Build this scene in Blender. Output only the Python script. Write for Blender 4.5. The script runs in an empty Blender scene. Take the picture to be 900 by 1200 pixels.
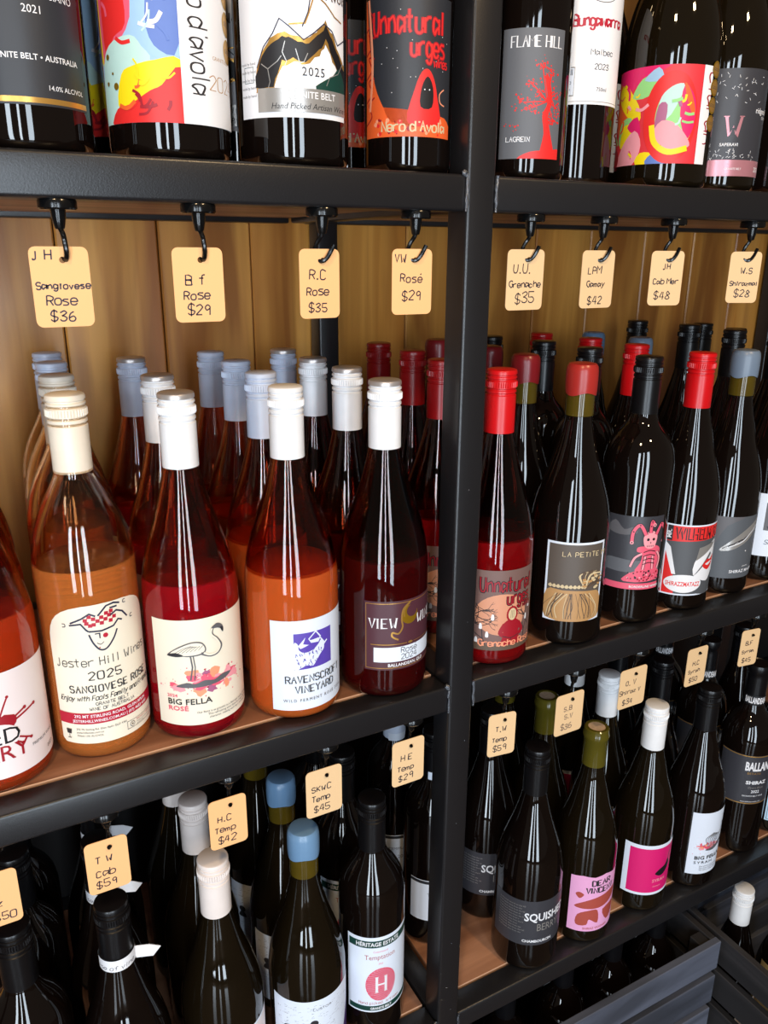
import bpy, bmesh, math, random
from mathutils import Vector, Matrix, Euler
random.seed(7)
# All design coordinates are in units U (x right along the shelf, y into it, z up; z=0 is the middle
# shelf, y=0 the front face of the frame); K turns them into metres and ZF lifts the floor to z=0.
K = 0.00112
ZF = 745.0
def P(x, y, z): return Vector((x*K, y*K, (z+ZF)*K))
scn = bpy.context.scene
COL = scn.collection

# ------------------------------------------------------------------ camera, world, lights, exposure
cam_d = bpy.data.cameras.new('camera'); cam = bpy.data.objects.new('camera', cam_d); COL.objects.link(cam)
cam_d.sensor_fit = 'VERTICAL'; cam_d.sensor_height = 24.0; cam_d.lens = 933.947/1200*24.0
cam_d.clip_start = 0.02; cam_d.clip_end = 60
cam.location = P(-348.357, -517.006, 366.641)
cam.rotation_euler = Euler((1.253325, -0.005637, -0.496316), 'XYZ')
scn.camera = cam
vs = scn.view_settings
vs.view_transform = 'Standard'; vs.look = 'None'; vs.exposure = 0.0; vs.gamma = 1.0
try: vs.use_curve_mapping = False
except Exception: pass
w = bpy.data.worlds.new('shop_ambience'); scn.world = w; w.use_nodes = True
bg = w.node_tree.nodes['Background']; bg.inputs[0].default_value = (1.0, 0.86, 0.72, 1); bg.inputs[1].default_value = 0.09
def area(name, loc, target, sx, sy, power, color):
    d = bpy.data.lights.new(name, 'AREA'); d.shape = 'RECTANGLE'; d.size = sx; d.size_y = sy; d.energy = power; d.color = color
    o = bpy.data.objects.new(name, d); COL.objects.link(o); o.location = loc
    o.rotation_euler = (Vector(target)-Vector(loc)).to_track_quat('-Z', 'Y').to_euler()
    return o
T0 = P(0, 0, 0)
WZ = 180
area('window_light', P(-330, -1950, WZ), P(-330, 0, WZ), 0.34, 1.95, 27, (0.76, 0.88, 1.0))
area('window_light', P(-900, -1850, WZ), P(-500, 0, WZ), 0.14, 1.95, 14, (0.80, 0.90, 1.0))
area('window_light', P(-1450, -1650, WZ), P(-200, 0, WZ), 0.30, 1.95, 28, (0.78, 0.89, 1.0))
area('lamp_light', P(-700, -900, 1400), P(0, 100, 200), 0.12, 0.12, 11, (1.0, 0.70, 0.38))
area('lamp_light', P(300, -1100, 1400), P(0, 100, 200), 0.12, 0.12, 13, (1.0, 0.70, 0.38))

# ------------------------------------------------------------------ tagging helpers
def tag(o, label=None, cat=None, group=None, kind=None):
    if label: o['label'] = label
    if cat: o['category'] = cat
    if group: o['group'] = group
    if kind: o['kind'] = kind
    return o
def empty(name, loc, rz=0.0):
    o = bpy.data.objects.new(name, None); COL.objects.link(o); o.location = loc; o.rotation_euler = (0, 0, rz)
    o.empty_display_size = 0.02
    return o
def link(name, me, parent=None):
    o = bpy.data.objects.new(name, me); COL.objects.link(o)
    if parent: o.parent = parent
    return o
def build(name, bm, mats, parent=None, smooth=False):
    me = bpy.data.meshes.new(name)
    bm.to_mesh(me); bm.free()
    if not isinstance(mats, (list, tuple)): mats = [mats]
    for m in mats: me.materials.append(m)
    if smooth:
        for p in me.polygons: p.use_smooth = True
        try: me.set_sharp_from_angle(angle=math.radians(38))
        except Exception: pass
    return link(name, me, parent)
def copy_tree(o, parent=None):
    c = o.copy(); COL.objects.link(c); c.parent = parent
    for ch in KIDS.get(o.name, []): copy_tree2(ch, c)
    return c
KIDS = {}

# ------------------------------------------------------------------ materials
def lin(c):
    return tuple((v/12.92 if v <= 0.04045 else ((v+0.055)/1.055)**2.4) for v in [x/255 for x in c])
def nodes(name):
    m = bpy.data.materials.new(name); m.use_nodes = True
    nt = m.node_tree; b = nt.nodes['Principled BSDF']
    return m, nt, b
MC = {}
def paint(name, rgb, rough=0.5, metal=0.0, var=0.08, scale=60.0, bump=0.0, coat=0.0, spec=0.5):
    """plain coloured surface with a little procedural mottling"""
    if name in MC: return MC[name]
    m, nt, b = nodes(name)
    r, g, bb = lin(rgb)
    tc = nt.nodes.new('ShaderNodeTexCoord'); no = nt.nodes.new('ShaderNodeTexNoise'); no.inputs['Scale'].default_value = scale
    nt.links.new(tc.outputs['Object'], no.inputs['Vector'])
    mx = nt.nodes.new('ShaderNodeMix'); mx.data_type = 'RGBA'
    mx.inputs[6].default_value = (r*(1-var), g*(1-var), bb*(1-var), 1); mx.inputs[7].default_value = (min(1, r*(1+var)), min(1, g*(1+var)), min(1, bb*(1+var)), 1)
    nt.links.new(no.outputs['Fac'], mx.inputs[0]); nt.links.new(mx.outputs[2], b.inputs['Base Color'])
    b.inputs['Roughness'].default_value = rough; b.inputs['Metallic'].default_value = metal
    b.inputs['Specular IOR Level'].default_value = spec
    if coat: b.inputs['Coat Weight'].default_value = coat; b.inputs['Coat Roughness'].default_value = 0.06
    if bump:
        bp = nt.nodes.new('ShaderNodeBump'); bp.inputs['Strength'].default_value = bump; bp.inputs['Distance'].default_value = 0.0006
        n2 = nt.nodes.new('ShaderNodeTexNoise'); n2.inputs['Scale'].default_value = scale*14
        nt.links.new(tc.outputs['Object'], n2.inputs['Vector']); nt.links.new(n2.outputs['Fac'], bp.inputs['Height'])
        nt.links.new(bp.outputs['Normal'], b.inputs['Normal'])
    MC[name] = m
    return m
def ink(rgb, rough=0.45, metal=0.0):
    return paint('ink_%d_%d_%d_%d' % (tuple(rgb)+(int(metal*10),)), rgb, rough, metal, 0.03, 200)
def wood(name, c1, c2, c3, axis, rough=0.45, gscale=1.0, coat=0.0, knots=False):
    m, nt, b = nodes(name); N = nt.nodes.new; L = nt.links.new
    tc = N('ShaderNodeTexCoord'); oi = N('ShaderNodeObjectInfo')
    add = N('ShaderNodeVectorMath'); add.operation = 'ADD'
    sc = N('ShaderNodeVectorMath'); sc.operation = 'SCALE'; sc.inputs['Scale'].default_value = 7.0
    cmb = N('ShaderNodeCombineXYZ')
    L(oi.outputs['Random'], cmb.inputs[0]); L(oi.outputs['Random'], cmb.inputs[1]); L(oi.outputs['Random'], cmb.inputs[2])
    L(cmb.outputs[0], sc.inputs[0]); L(tc.outputs['Object'], add.inputs[0]); L(sc.outputs[0], add.inputs[1])
    mp = N('ShaderNodeMapping')
    s = [34.0*gscale]*3; s[axis] = 1.7*gscale
    mp.inputs['Scale'].default_value = s
    L(add.outputs[0], mp.inputs['Vector'])
    n1 = N('ShaderNodeTexNoise'); n1.inputs['Scale'].default_value = 1.0; n1.inputs['Detail'].default_value = 6; n1.inputs['Distortion'].default_value = 0.9
    L(mp.outputs[0], n1.inputs['Vector'])
    mp2 = N('ShaderNodeMapping'); s2 = [9.0*gscale]*3; s2[axis] = 1.1*gscale; mp2.inputs['Scale'].default_value = s2
    L(add.outputs[0], mp2.inputs['Vector'])
    n2 = N('ShaderNodeTexNoise'); n2.inputs['Scale'].default_value = 1.0; n2.inputs['Detail'].default_value = 3; n2.inputs['Distortion'].default_value = 1.6
    L(mp2.outputs[0], n2.inputs['Vector'])
    cr = N('ShaderNodeValToRGB'); e = cr.color_ramp.elements
    e[0].position = 0.32; e[0].color = lin(c1)+(1,); e[1].position = 0.68; e[1].color = lin(c2)+(1,)
    L(n1.outputs['Fac'], cr.inputs[0])
    cr2 = N('ShaderNodeValToRGB'); e = cr2.color_ramp.elements
    e[0].position = 0.44; e[0].color = (0, 0, 0, 1); e[1].position = 0.62; e[1].color = (1, 1, 1, 1)
    L(n2.outputs['Fac'], cr2.inputs[0])
    mx = N('ShaderNodeMix'); mx.data_type = 'RGBA'; mx.inputs[7].default_value = lin(c3)+(1,)
    ml = N('ShaderNodeMath'); ml.operation = 'MULTIPLY'; ml.inputs[1].default_value = 0.75
    L(cr2.outputs[0], ml.inputs[0]); L(ml.outputs[0], mx.inputs[0]); L(cr.outputs[0], mx.inputs[6])
    # per-board tone
    hs = N('ShaderNodeHueSaturation'); mr = N('ShaderNodeMapRange'); mr.inputs[3].default_value = 0.78; mr.inputs[4].default_value = 1.15
    L(oi.outputs['Random'], mr.inputs[0]); L(mr.outputs[0], hs.inputs['Value']); L(mx.outputs[2], hs.inputs['Color'])
    L(hs.outputs[0], b.inputs['Base Color'])
    b.inputs['Roughness'].default_value = rough
    bp = N('ShaderNodeBump'); bp.inputs['Strength'].default_value = 0.25; bp.inputs['Distance'].default_value = 0.0008
    L(n1.outputs['Fac'], bp.inputs['Height']); L(bp.outputs['Normal'], b.inputs['Normal'])
    if coat: b.inputs['Coat Weight'].default_value = coat; b.inputs['Coat Roughness'].default_value = 0.2
    return m
M_pine = wood('varnished_pine', (244, 176, 84), (206, 134, 54), (150, 82, 26), 2, 0.38, 1.0, 0.25)
M_panel = wood('oak_laminate', (190, 138, 106), (154, 106, 78), (124, 82, 60), 0, 0.42, 1.3)
M_panel_edge = paint('panel_edge_tape', (205, 160, 128), 0.5)
M_blackwood_lit = wood('black_stained_wood_lit', (92, 97, 112), (74, 78, 90), (52, 55, 64), 0, 0.55, 1.2)  # cool light on the crate fronts put into this lighter colour
M_blackwood_y = wood('black_stained_wood_lengthwise', (60, 57, 58), (46, 44, 45), (34, 33, 34), 1, 0.55, 1.2)  # same wood for the sides, without the painted light
M_frame = paint('black_powder_coat', (27, 26, 28), 0.33, 0.0, 0.05, 70, 0.14, 0, 0.6)
M_weld = paint('weld_bead', (110, 112, 118), 0.25, 0.85, 0.4, 150, 0.8)
M_hook = paint('black_plastic_hook', (12, 12, 13), 0.18)
M_floor = paint('polished_floor', (84, 70, 58), 0.12, 0, 0.25, 3, 0.05)
M_pen = ink((38, 34, 52), 0.5)
M_penblue = ink((44, 42, 80), 0.5)
M_tag = paint('peach_card', (246, 188, 128), 0.7, 0, 0.03, 20, 0.1)
M_tagpale = paint('peach_card_cool_lit', (234, 196, 148), 0.7, 0, 0.03, 20, 0.1)  # same peach card; paler, cooler light put into its colour
M_taghole = ink((50, 36, 26))

def glass_dark(name, rgb, rough=0.03):
    m, nt, b = nodes(name)
    b.inputs['Base Color'].default_value = lin(rgb)+(1,); b.inputs['Roughness'].default_value = rough
    b.inputs['Specular IOR Level'].default_value = 0.6; b.inputs['IOR'].default_value = 1.52
    nz = nt.nodes.new('ShaderNodeTexNoise'); nz.inputs['Scale'].default_value = 9.0; nz.inputs['Detail'].default_value = 1.0
    tc = nt.nodes.new('ShaderNodeTexCoord'); bp = nt.nodes.new('ShaderNodeBump'); bp.inputs['Strength'].default_value = 0.3; bp.inputs['Distance'].default_value = 0.004
    nt.links.new(tc.outputs['Object'], nz.inputs['Vector']); nt.links.new(nz.outputs['Fac'], bp.inputs['Height']); nt.links.new(bp.outputs['Normal'], b.inputs['Normal'])
    return m
def glass_clear(name, rgb):
    m, nt, b = nodes(name)
    b.inputs['Base Color'].default_value = lin(rgb)+(1,); b.inputs['Roughness'].default_value = 0.01
    b.inputs['Transmission Weight'].default_value = 1.0; b.inputs['IOR'].default_value = 1.5
    nz = nt.nodes.new('ShaderNodeTexNoise'); nz.inputs['Scale'].default_value = 11.0
    tc = nt.nodes.new('ShaderNodeTexCoord'); bp = nt.nodes.new('ShaderNodeBump'); bp.inputs['Strength'].default_value = 0.10; bp.inputs['Distance'].default_value = 0.003
    nt.links.new(tc.outputs['Object'], nz.inputs['Vector']); nt.links.new(nz.outputs['Fac'], bp.inputs['Height']); nt.links.new(bp.outputs['Normal'], b.inputs['Normal'])
    return m
def wine_mat(name, rgb, trans=0.5, clear=0.62, over=None):
    m, nt, b = nodes(name)
    b.inputs['Base Color'].default_value = lin(rgb)+(1,); b.inputs['Roughness'].default_value = 0.05
    b.inputs['Transmission Weight'].default_value = trans; b.inputs['IOR'].default_value = 1.34
    m['rgb'] = list(over or rgb); m['clear'] = clear
    return m
G_dark = glass_dark('dark_wine_glass', (14, 8, 6))
G_olive = glass_dark('olive_wine_glass', (20, 14, 6))
G_neck = paint('olive_glass_over_cork', (78, 64, 16), 0.12, 0, 0.25, 60)
G_rose = glass_clear('shade_tinted_glass', (226, 150, 112))  # amber tint stands for the dark seen through the upper bottle
G_clear = glass_clear('pale_bottle_glass', (250, 226, 200))
G_view = glass_clear('smoky_bottle_glass', (160, 84, 70))
W_red = wine_mat('wine_pink_red', (222, 20, 44), 0.55, 0.84, (226, 30, 50))
W_orange = wine_mat('wine_cloudy_orange', (248, 116, 40), 0.35, 0.62, (240, 118, 50))
W_salmon = wine_mat('wine_salmon', (254, 184, 112), 0.75, 0.68, (248, 146, 70))
W_coral = wine_mat('wine_coral', (246, 92, 34), 0.5, 0.8, (240, 92, 40))
W_deep = wine_mat('wine_deep_rose', (150, 6, 18), 0.5, 0.9, (120, 14, 20))
W_unn = wine_mat('wine_crimson', (196, 14, 22), 0.5, 0.8, (190, 20, 28))
C_cream = paint('cap_cream', (238, 226, 208), 0.38)
C_pinkwhite = paint('cap_pinkish_white', (236, 224, 218), 0.38)
C_white = paint('cap_white', (240, 240, 242), 0.35)
C_blueish = paint('cap_cool_lit_grey', (206, 217, 238), 0.35)  # cool light on rear white caps put into the colour; one cap is grey
C_silver = paint('cap_silver_top', (196, 188, 184), 0.34, 0.6)
C_red = paint('cap_bright_red', (206, 16, 22), 0.3)
C_dred = paint('cap_dark_red', (150, 10, 16), 0.3)
C_black = paint('cap_black', (13, 12, 14), 0.3)
C_bluew = paint('cap_blue_wax', (108, 144, 180), 0.3, 0, 0.06)
C_greyw = paint('cap_grey_blue_wax', (112, 128, 148), 0.35, 0, 0.06)
C_redw = paint('cap_red_wax', (168, 44, 38), 0.3, 0, 0.06)
C_dredw = paint('cap_dark_red_wax', (124, 22, 28), 0.3, 0, 0.06)
C_cork = paint('cork_top', (206, 178, 150), 0.8, 0, 0.25, 300)
C_olive = paint('olive_glass_lip', (84, 76, 22), 0.15)

# ------------------------------------------------------------------ geometry helpers
def bx(bm, x0, x1, y0, y1, z0, z1, bev=0.0, mi=0, seg=2):
    r = bmesh.ops.create_cube(bm, size=1.0)
    vv = r['verts']
    for v in vv: v.co = P(x0+(v.co.x+.5)*(x1-x0), y0+(v.co.y+.5)*(y1-y0), z0+(v.co.z+.5)*(z1-z0))
    fs = set(f for v in vv for f in v.link_faces)
    for f in fs: f.material_index = mi
    if bev:
        es = list(set(e for v in vv for e in v.link_edges))
        bmesh.ops.bevel(bm, geom=es, offset=bev*K, segments=seg, affect='EDGES', profile=0.5)
def lathe(bm, prof, n=40, mi=0, z_off=0.0):
    """profile [(r,z)] in U around the local z axis (root at the bottle base, no floor offset)"""
    rings = []
    for r, z in prof:
        if r < 1e-4: rings.append([bm.verts.new((0, 0, (z+z_off)*K))])
        else: rings.append([bm.verts.new((r*K*math.cos(2*math.pi*i/n), r*K*math.sin(2*math.pi*i/n), (z+z_off)*K)) for i in range(n)])
    for a, b in zip(rings, rings[1:]):
        if len(a) == 1 and len(b) == 1: continue
        for i in range(n):
            j = (i+1) % n
            if len(a) == 1: f = bm.faces.new((a[0], b[i], b[j]))
            elif len(b) == 1: f = bm.faces.new((a[i], b[0], a[j]))
            else: f = bm.faces.new((a[i], b[i], b[j], a[j]))
            f.material_index = mi
def smooth_prof(pts, n=4):
    out = []
    for i in range(len(pts)-1):
        p0 = pts[max(0, i-1)]; p1 = pts[i]; p2 = pts[i+1]; p3 = pts[min(len(pts)-1, i+2)]
        for k in range(n):
            t = k/n
            out.append(tuple(0.5*((2*p1[a])+(-p0[a]+p2[a])*t+(2*p0[a]-5*p1[a]+4*p2[a]-p3[a])*t*t+(-p0[a]+3*p1[a]-3*p2[a]+p3[a])*t*t*t) for a in (0, 1)))
    out.append(pts[-1])
    return out
def tube(bm, pts, r, n=8, mi=0):
    """round tube through points (Vectors, metres), r in U or list"""
    rings = []
    up = Vector((0.13, 0.31, 0.94))
    for i, p in enumerate(pts):
        d = (pts[min(i+1, len(pts)-1)]-pts[max(0, i-1)]).normalized()
        a = d.cross(up)
        if a.length < 1e-3: a = d.cross(Vector((1, 0, 0)))
        a.normalize(); b = d.cross(a).normalized()
        rr = (r[i] if isinstance(r, (list, tuple)) else r)*K
        rings.append([bm.verts.new(p+a*rr*math.cos(2*math.pi*k/n)+b*rr*math.sin(2*math.pi*k/n)) for k in range(n)])
    for x, y in zip(rings, rings[1:]):
        for k in range(n):
            bm.faces.new((x[k], x[(k+1) % n], y[(k+1) % n], y[k])).material_index = mi
    bm.faces.new(rings[0][::-1]).material_index = mi; bm.faces.new(rings[-1]).material_index = mi

# ------------------------------------------------------------------ single-stroke lettering (baseline row 2, x-height 6, cap 8)
GL = {
'A':'022842 1535','B':'0208284746450515 ~354443420212','C':'~4728180705031222324 3'.replace(' ',''),'D':'~0208284745432202','E':'42020848 0535','F':'020848 0535',
'G':'~4738280704132232434535','H':'0208 4248 0545','I':'0208','J':'~2823120203','K':'0208 4804 1542','L':'080242','M':'0208244842'.replace('24','25'),
'N':'02084248','O':'~18070503122232434547382818','P':'0208 ~0828474645350505','Q':'~1807050312223243454738 2818 2442'.replace(' 2818','2818'),'R':'0208 ~082847463505 2542',
'S':'~4738180706153544433212 03'.replace(' ',''),'T':'0848 2822','U':'~0804122232444 8'.replace(' ',''),'V':'082248','W':'0812253248','X':'0842 4802','Y':'082548 2522','Z':'08480242',
'a':'~4516050312234445 4642','b':'0208 ~05264543320203','c':'~45261605031222 43'.replace(' ',''),'d':'4842 ~4526160503122243','e':'~04444536160503123243','f':'~483827222 2 0636'.replace('2 2','2'),
'g':'~4526160503122243 ~4642301001','h':'0208 ~0526364442','i':'2622 2727','j':'~2621100 1 2727'.replace('0 1','01'),'k':'0208 3604 1432','l':'2822','m':'0206 ~0516252222 ~2536454242'.replace('2222','22').replace('4242','42'),
'n':'0206 ~0526364442','o':'~16050312324345361 6'.replace(' ',''),'p':'0600 ~05264543321203','q':'4640 ~4526160503122243','r':'0206 ~052646','s':'~46261605344332 02'.replace(' ',''),'t':'2823 ~232242 0646'.replace('~232242','2332'),
'u':'~06031232434 6 4642'.replace('4 6','46'),'v':'062246','w':'0612253246','x':'0642 4602','y':'0623 4600'.replace('0623','0622'),'z':'06460242',
'0':'~18070312324347381 8'.replace(' ',''),'1':'172822','2':'~0728384746020 2 0242'.replace('020 2','02'),'3':'~07283847361 5 ~1525444332120 3'.replace('1 5','15').replace('0 3','03'),'4':'28044 4 3832'.replace('4 4','44'),
'5':'4808052 5 ~2535444332120 3'.replace('2 5','25').replace('0 3','03'),'6':'~3817050312324344352504','7':'084812','8':'~25161728374625031232432 5'.replace('2 5','25'),
'9':'~46251617283847464 2'.replace('4 2','42'),'.':'1212','$':'~473818061544433212 03 2901'.replace('12 03','1203').replace('2901','2921'),"'":'2827','-':'0545','&':'~4217182726040312 44'.replace(' 44','44'),'é':'~04444536160503123243 2839','!':'2824 2222','/':'0248','|':'2108',',':'2211',
}
GW = {'I': 1.2, 'i': 2.6, 'l': 2.6, '.': 1.8, "'": 2, 'J': 2.6, 'j': 2.6, ',': 2, 'M': 5, 'W': 5, 'm': 4.6, 'w': 4.6, '|': 2, 't': 3.6, 'f': 3.6}
def catmull(pts, n=4, closed=False):
    if len(pts) < 3: return pts
    return smooth_prof(pts, n)
def glyph_strokes(ch):
    out = []
    for s in GL.get(ch, '').split():
        sm = s[0] == '~'
        if sm: s = s[1:]
        s = s.replace('~', '')
        pts = [(int(s[i]), int(s[i+1])-2) for i in range(0, len(s)-1, 2)]
        out.append(catmull(pts, 4) if sm else pts)
    return out
def stroke_text(txt, size, track=1.4, slant=0.0, jitter=0.0):
    """returns strokes [(pts)] with cap height = size, starting at x=0, and total width"""
    u = size/6.0; x = 0.0; out = []
    for ch in txt:
        if ch == ' ': x += 3.2*u; continue
        sx = 1.0
        if ch == 'M': sx = 1.2
        if ch in 'mwW': sx = 1.15
        off = 0.0
        if ch in 'litJj1': off = -0.8
        if ch == 'I': off = 0.2
        jy = random.uniform(-jitter, jitter); js = 1+random.uniform(-jitter, jitter)*0.3
        for st in glyph_strokes(ch):
            out.append([((x+((px+off)*sx)*u*js+slant*py*u), (py*js+jy)*u) for px, py in st])
        x += (GW.get(ch, 4)+track)*u
    return out, x-track*u

# ------------------------------------------------------------------ canvas: flat print that is laid on a card or wrapped round a bottle
class Canvas:
    def __init__(s, w, h):
        s.w = w; s.h = h; s.polys = []; s.mats = []; s.layer = 0
    def mi(s, m):
        if m not in s.mats: s.mats.append(m)
        return s.mats.index(m)
    def poly(s, pts, m, layer=None):
        s.layer += 0.04
        s.polys.append((pts, s.mi(m), s.layer if layer is None else layer))
    def rect(s, x0, y0, x1, y1, m):
        s.poly([(x0, y0), (x1, y0), (x1, y1), (x0, y1)], m)
    def frame(s, x0, y0, x1, y1, t, m):
        s.rect(x0, y0, x1, y0+t, m); s.rect(x0, y1-t, x1, y1, m); s.rect(x0, y0+t, x0+t, y1-t, m); s.rect(x1-t, y0+t, x1, y1-t, m)
    def circle(s, cx, cy, rx, m, ry=None, n=20, a0=0):
        ry = ry or rx
        s.poly([(cx+rx*math.cos(a0+2*math.pi*i/n), cy+ry*math.sin(a0+2*math.pi*i/n)) for i in range(n)], m)
    def dot(s, cx, cy, r, m, n=6):
        s.polys.append(([(cx+r*math.cos(2*math.pi*i/n), cy+r*math.sin(2*math.pi*i/n)) for i in range(n)], s.mi(m), s.layer))
    def blob(s, cx, cy, rx, ry, m, rough=0.25, n=18, seed=0):
        rd = random.Random(seed+int(cx*13+cy*7))
        s.poly([(cx+rx*(1+rd.uniform(-rough, rough))*math.cos(2*math.pi*i/n), cy+ry*(1+rd.uniform(-rough, rough))*math.sin(2*math.pi*i/n)) for i in range(n)], m)
    def cpoly(s, pts, m, n=4):
        """smooth closed outline"""
        q = []
        N = len(pts)
        for i in range(N):
            p0, p1, p2, p3 = pts[i-1], pts[i], pts[(i+1) % N], pts[(i+2) % N]
            for k in range(n):
                t = k/n
                q.append(tuple(0.5*((2*p1[a])+(-p0[a]+p2[a])*t+(2*p0[a]-5*p1[a]+4*p2[a]-p3[a])*t*t+(-p0[a]+3*p1[a]-3*p2[a]+p3[a])*t*t*t) for a in (0, 1)))
        s.poly(q, m)
    def line(s, pts, wd, m, smooth=False, contrast=0.0, keep=False):
        if smooth: pts = catmull(list(pts), 5)
        if not keep: s.layer += 0.04
        k = s.mi(m); n = len(pts)
        if n == 2 and pts[0] == pts[1]:
            x, y = pts[0]; s.polys.append(([(x-wd*.7, y-wd*.7), (x+wd*.7, y-wd*.7), (x+wd*.7, y+wd*.7), (x-wd*.7, y+wd*.7)], k, s.layer)); return
        L = []; R = []
        for i in range(n):
            a = pts[max(0, i-1)]; b = pts[min(n-1, i+1)]
            dx, dy = b[0]-a[0], b[1]-a[1]; l = math.hypot(dx, dy) or 1e-6; dx /= l; dy /= l
            ww = wd*0.5*((1-contrast)+contrast*abs(dy))
            if 0 < i < n-1:
                ax, ay = pts[i][0]-pts[i-1][0], pts[i][1]-pts[i-1][1]; la = math.hypot(ax, ay) or 1e-6
                c_ = abs((ax*dx+ay*dy)/la); ww /= max(0.55, c_)
            L.append((pts[i][0]-dy*ww, pts[i][1]+dx*ww)); R.append((pts[i][0]+dy*ww, pts[i][1]-dx*ww))
        for i in range(n-1):
            s.polys.append(([R[i], R[i+1], L[i+1], L[i]], k, s.layer))
    def hand(s, txt, x, y, size, m, wd=None, align='C', track=1.4, slant=0.0, jitter=0.0, rot=0.0, serif=False, contrast=0.0, xs=1.0):
        st, W = stroke_text(txt, size, track, slant, jitter)
        W *= xs
        ox = {'C': -W/2, 'L': 0, 'R': -W}[align]
        wd = wd or size*0.13
        ca, sa = math.cos(rot), math.sin(rot)
        s.layer += 0.04
        def tr(p):
            a, b = p[0]*xs+ox, p[1]; return (x+a*ca-b*sa, y+a*sa+b*ca)
        for q in st:
            s.line([tr(p) for p in q], wd, m, contrast=contrast, keep=True)
            if serif:
                for e, f in ((q[0], q[1]), (q[-1], q[-2])):
                    if abs(e[1]-f[1]) > abs(e[0]-f[0])*1.2 and (abs(e[1]) < 0.05*size or abs(e[1]-size) < 0.05*size or abs(e[1]-size*.667) < .05*size):
                        h = size*0.13; t = size*0.02
                        yy = e[1]
                        s.line([tr((e[0]-h, yy)), tr((e[0]+h, yy))], size*0.05, m, keep=True)
    def font(s, txt, x, y, size, m, align='C', bold=0.0, rot=0.0, shear=0.0, xs=1.0, track=1.0):
        """built-in typeface; size = cap height"""
        s.layer += 0.04
        cu = bpy.data.curves.new('t', 'FONT'); cu.body = txt; cu.size = size/0.72; cu.shear = shear; cu.space_character = track
        cu.resolution_u = 2; cu.offset = bold*size
        cu.align_x = {'C': 'CENTER', 'L': 'LEFT', 'R': 'RIGHT'}[align]
        ob = bpy.data.objects.new('t', cu); me = ob.to_mesh()
        k = s.mi(m); ca, sa = math.cos(rot), math.sin(rot)
        vs_ = [(v.co.x*xs, v.co.y) for v in me.vertices]
        for p in me.polygons:
            s.polys.append(([(x+vs_[i][0]*ca-vs_[i][1]*sa, y+vs_[i][0]*sa+vs_[i][1]*ca) for i in p.vertices], k, s.layer))
        ob.to_mesh_clear(); bpy.data.objects.remove(ob); bpy.data.curves.remove(cu)
    def zoom(s, start, k, cx, cy, dx, dy):
        s.polys = s.polys[:start]+[([(cx+(x-cx)*k+dx, cy+(y-cy)*k+dy) for x, y in pts], m, l) for pts, m, l in s.polys[start:]]
    def brush(s, x0, y0, x1, y1, cols, n, seed):
        rd = random.Random(seed)
        for i in range(n):
            x, y = rd.uniform(x0, x1), rd.uniform(y0, y1); a = rd.uniform(-.6, 2.2); l = rd.uniform(4, 12)
            s.line([(x, y), (x+math.cos(a)*l*.5, y+math.sin(a)*l*.5+rd.uniform(-1, 1)), (x+math.cos(a+.3)*l, y+math.sin(a+.3)*l)], rd.uniform(.8, 2.6), I[rd.choice(cols)], smooth=True)
    def slide(s, start, fx, sc=1.0):
        """move the print added since index start sideways by fx of the width"""
        s.polys = s.polys[:start]+[([(x*sc+fx*s.w, y) for x, y in pts], k, l) for pts, k, l in s.polys[start:]]
    def clip(s, x0, y0, x1, y1):
        """clip every print polygon to the rectangle (convex clip)"""
        out = []
        for pts, k, l in s.polys:
            q = pts
            for ax, lim, sg in ((0, x0, 1), (0, x1, -1), (1, y0, 1), (1, y1, -1)):
                r = []
                for i in range(len(q)):
                    a, b = q[i-1], q[i]
                    ia = (a[ax]-lim)*sg >= 0; ib = (b[ax]-lim)*sg >= 0
                    if ia != ib:
                        t = (lim-a[ax])/(b[ax]-a[ax]); r.append((a[0]+(b[0]-a[0])*t, a[1]+(b[1]-a[1])*t))
                    if ib: r.append(b)
                q = r
                if len(q) < 3: break
            if len(q) >= 3: out.append((q, k, l))
        s.polys = out
    def wrap(s, name, radius, az0, z0, parent, thick=0.35, step=1.7, dr=None):
        """bend the print round a bottle: s.x runs along the arc from azimuth az0 (degrees, 0 = facing the shop, + = right)"""
        bm = bmesh.new()
        for pts, k, l in s.polys:
            try: f = bm.faces.new([bm.verts.new((x, y, l)) for x, y in pts])
            except Exception: continue
            f.material_index = k
        big = [f for f in bm.faces if len(f.verts) > 4]
        bmesh.ops.triangulate(bm, faces=big)
        x = math.floor(min((v.co.x for v in bm.verts), default=0)/step)*step+step
        xm = max((v.co.x for v in bm.verts), default=0)
        while x < xm:
            bmesh.ops.bisect_plane(bm, geom=[e for e in bm.edges if (e.verts[0].co.x-x)*(e.verts[1].co.x-x) < 0]+list(bm.verts)+[f for f in bm.faces if min(v.co.x for v in f.verts) < x < max(v.co.x for v in f.verts)], plane_co=(x, 0, 0), plane_no=(1, 0, 0), dist=1e-5)
            x += step
        bm.normal_update()
        for f in bm.faces:
            if f.normal.z < 0: f.normal_flip()
        for v in bm.verts:
            a = math.radians(az0)+v.co.x/radius; r = (radius+0.10+v.co.z*0.28)
            zz = v.co.y+z0
            if dr: r += dr(zz)
            v.co = Vector((math.sin(a)*r*K, -math.cos(a)*r*K, zz*K))
        return build(name, bm, s.mats, parent, smooth=True)
    def flat(s, bm, y, front=-1):
        pass

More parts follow.
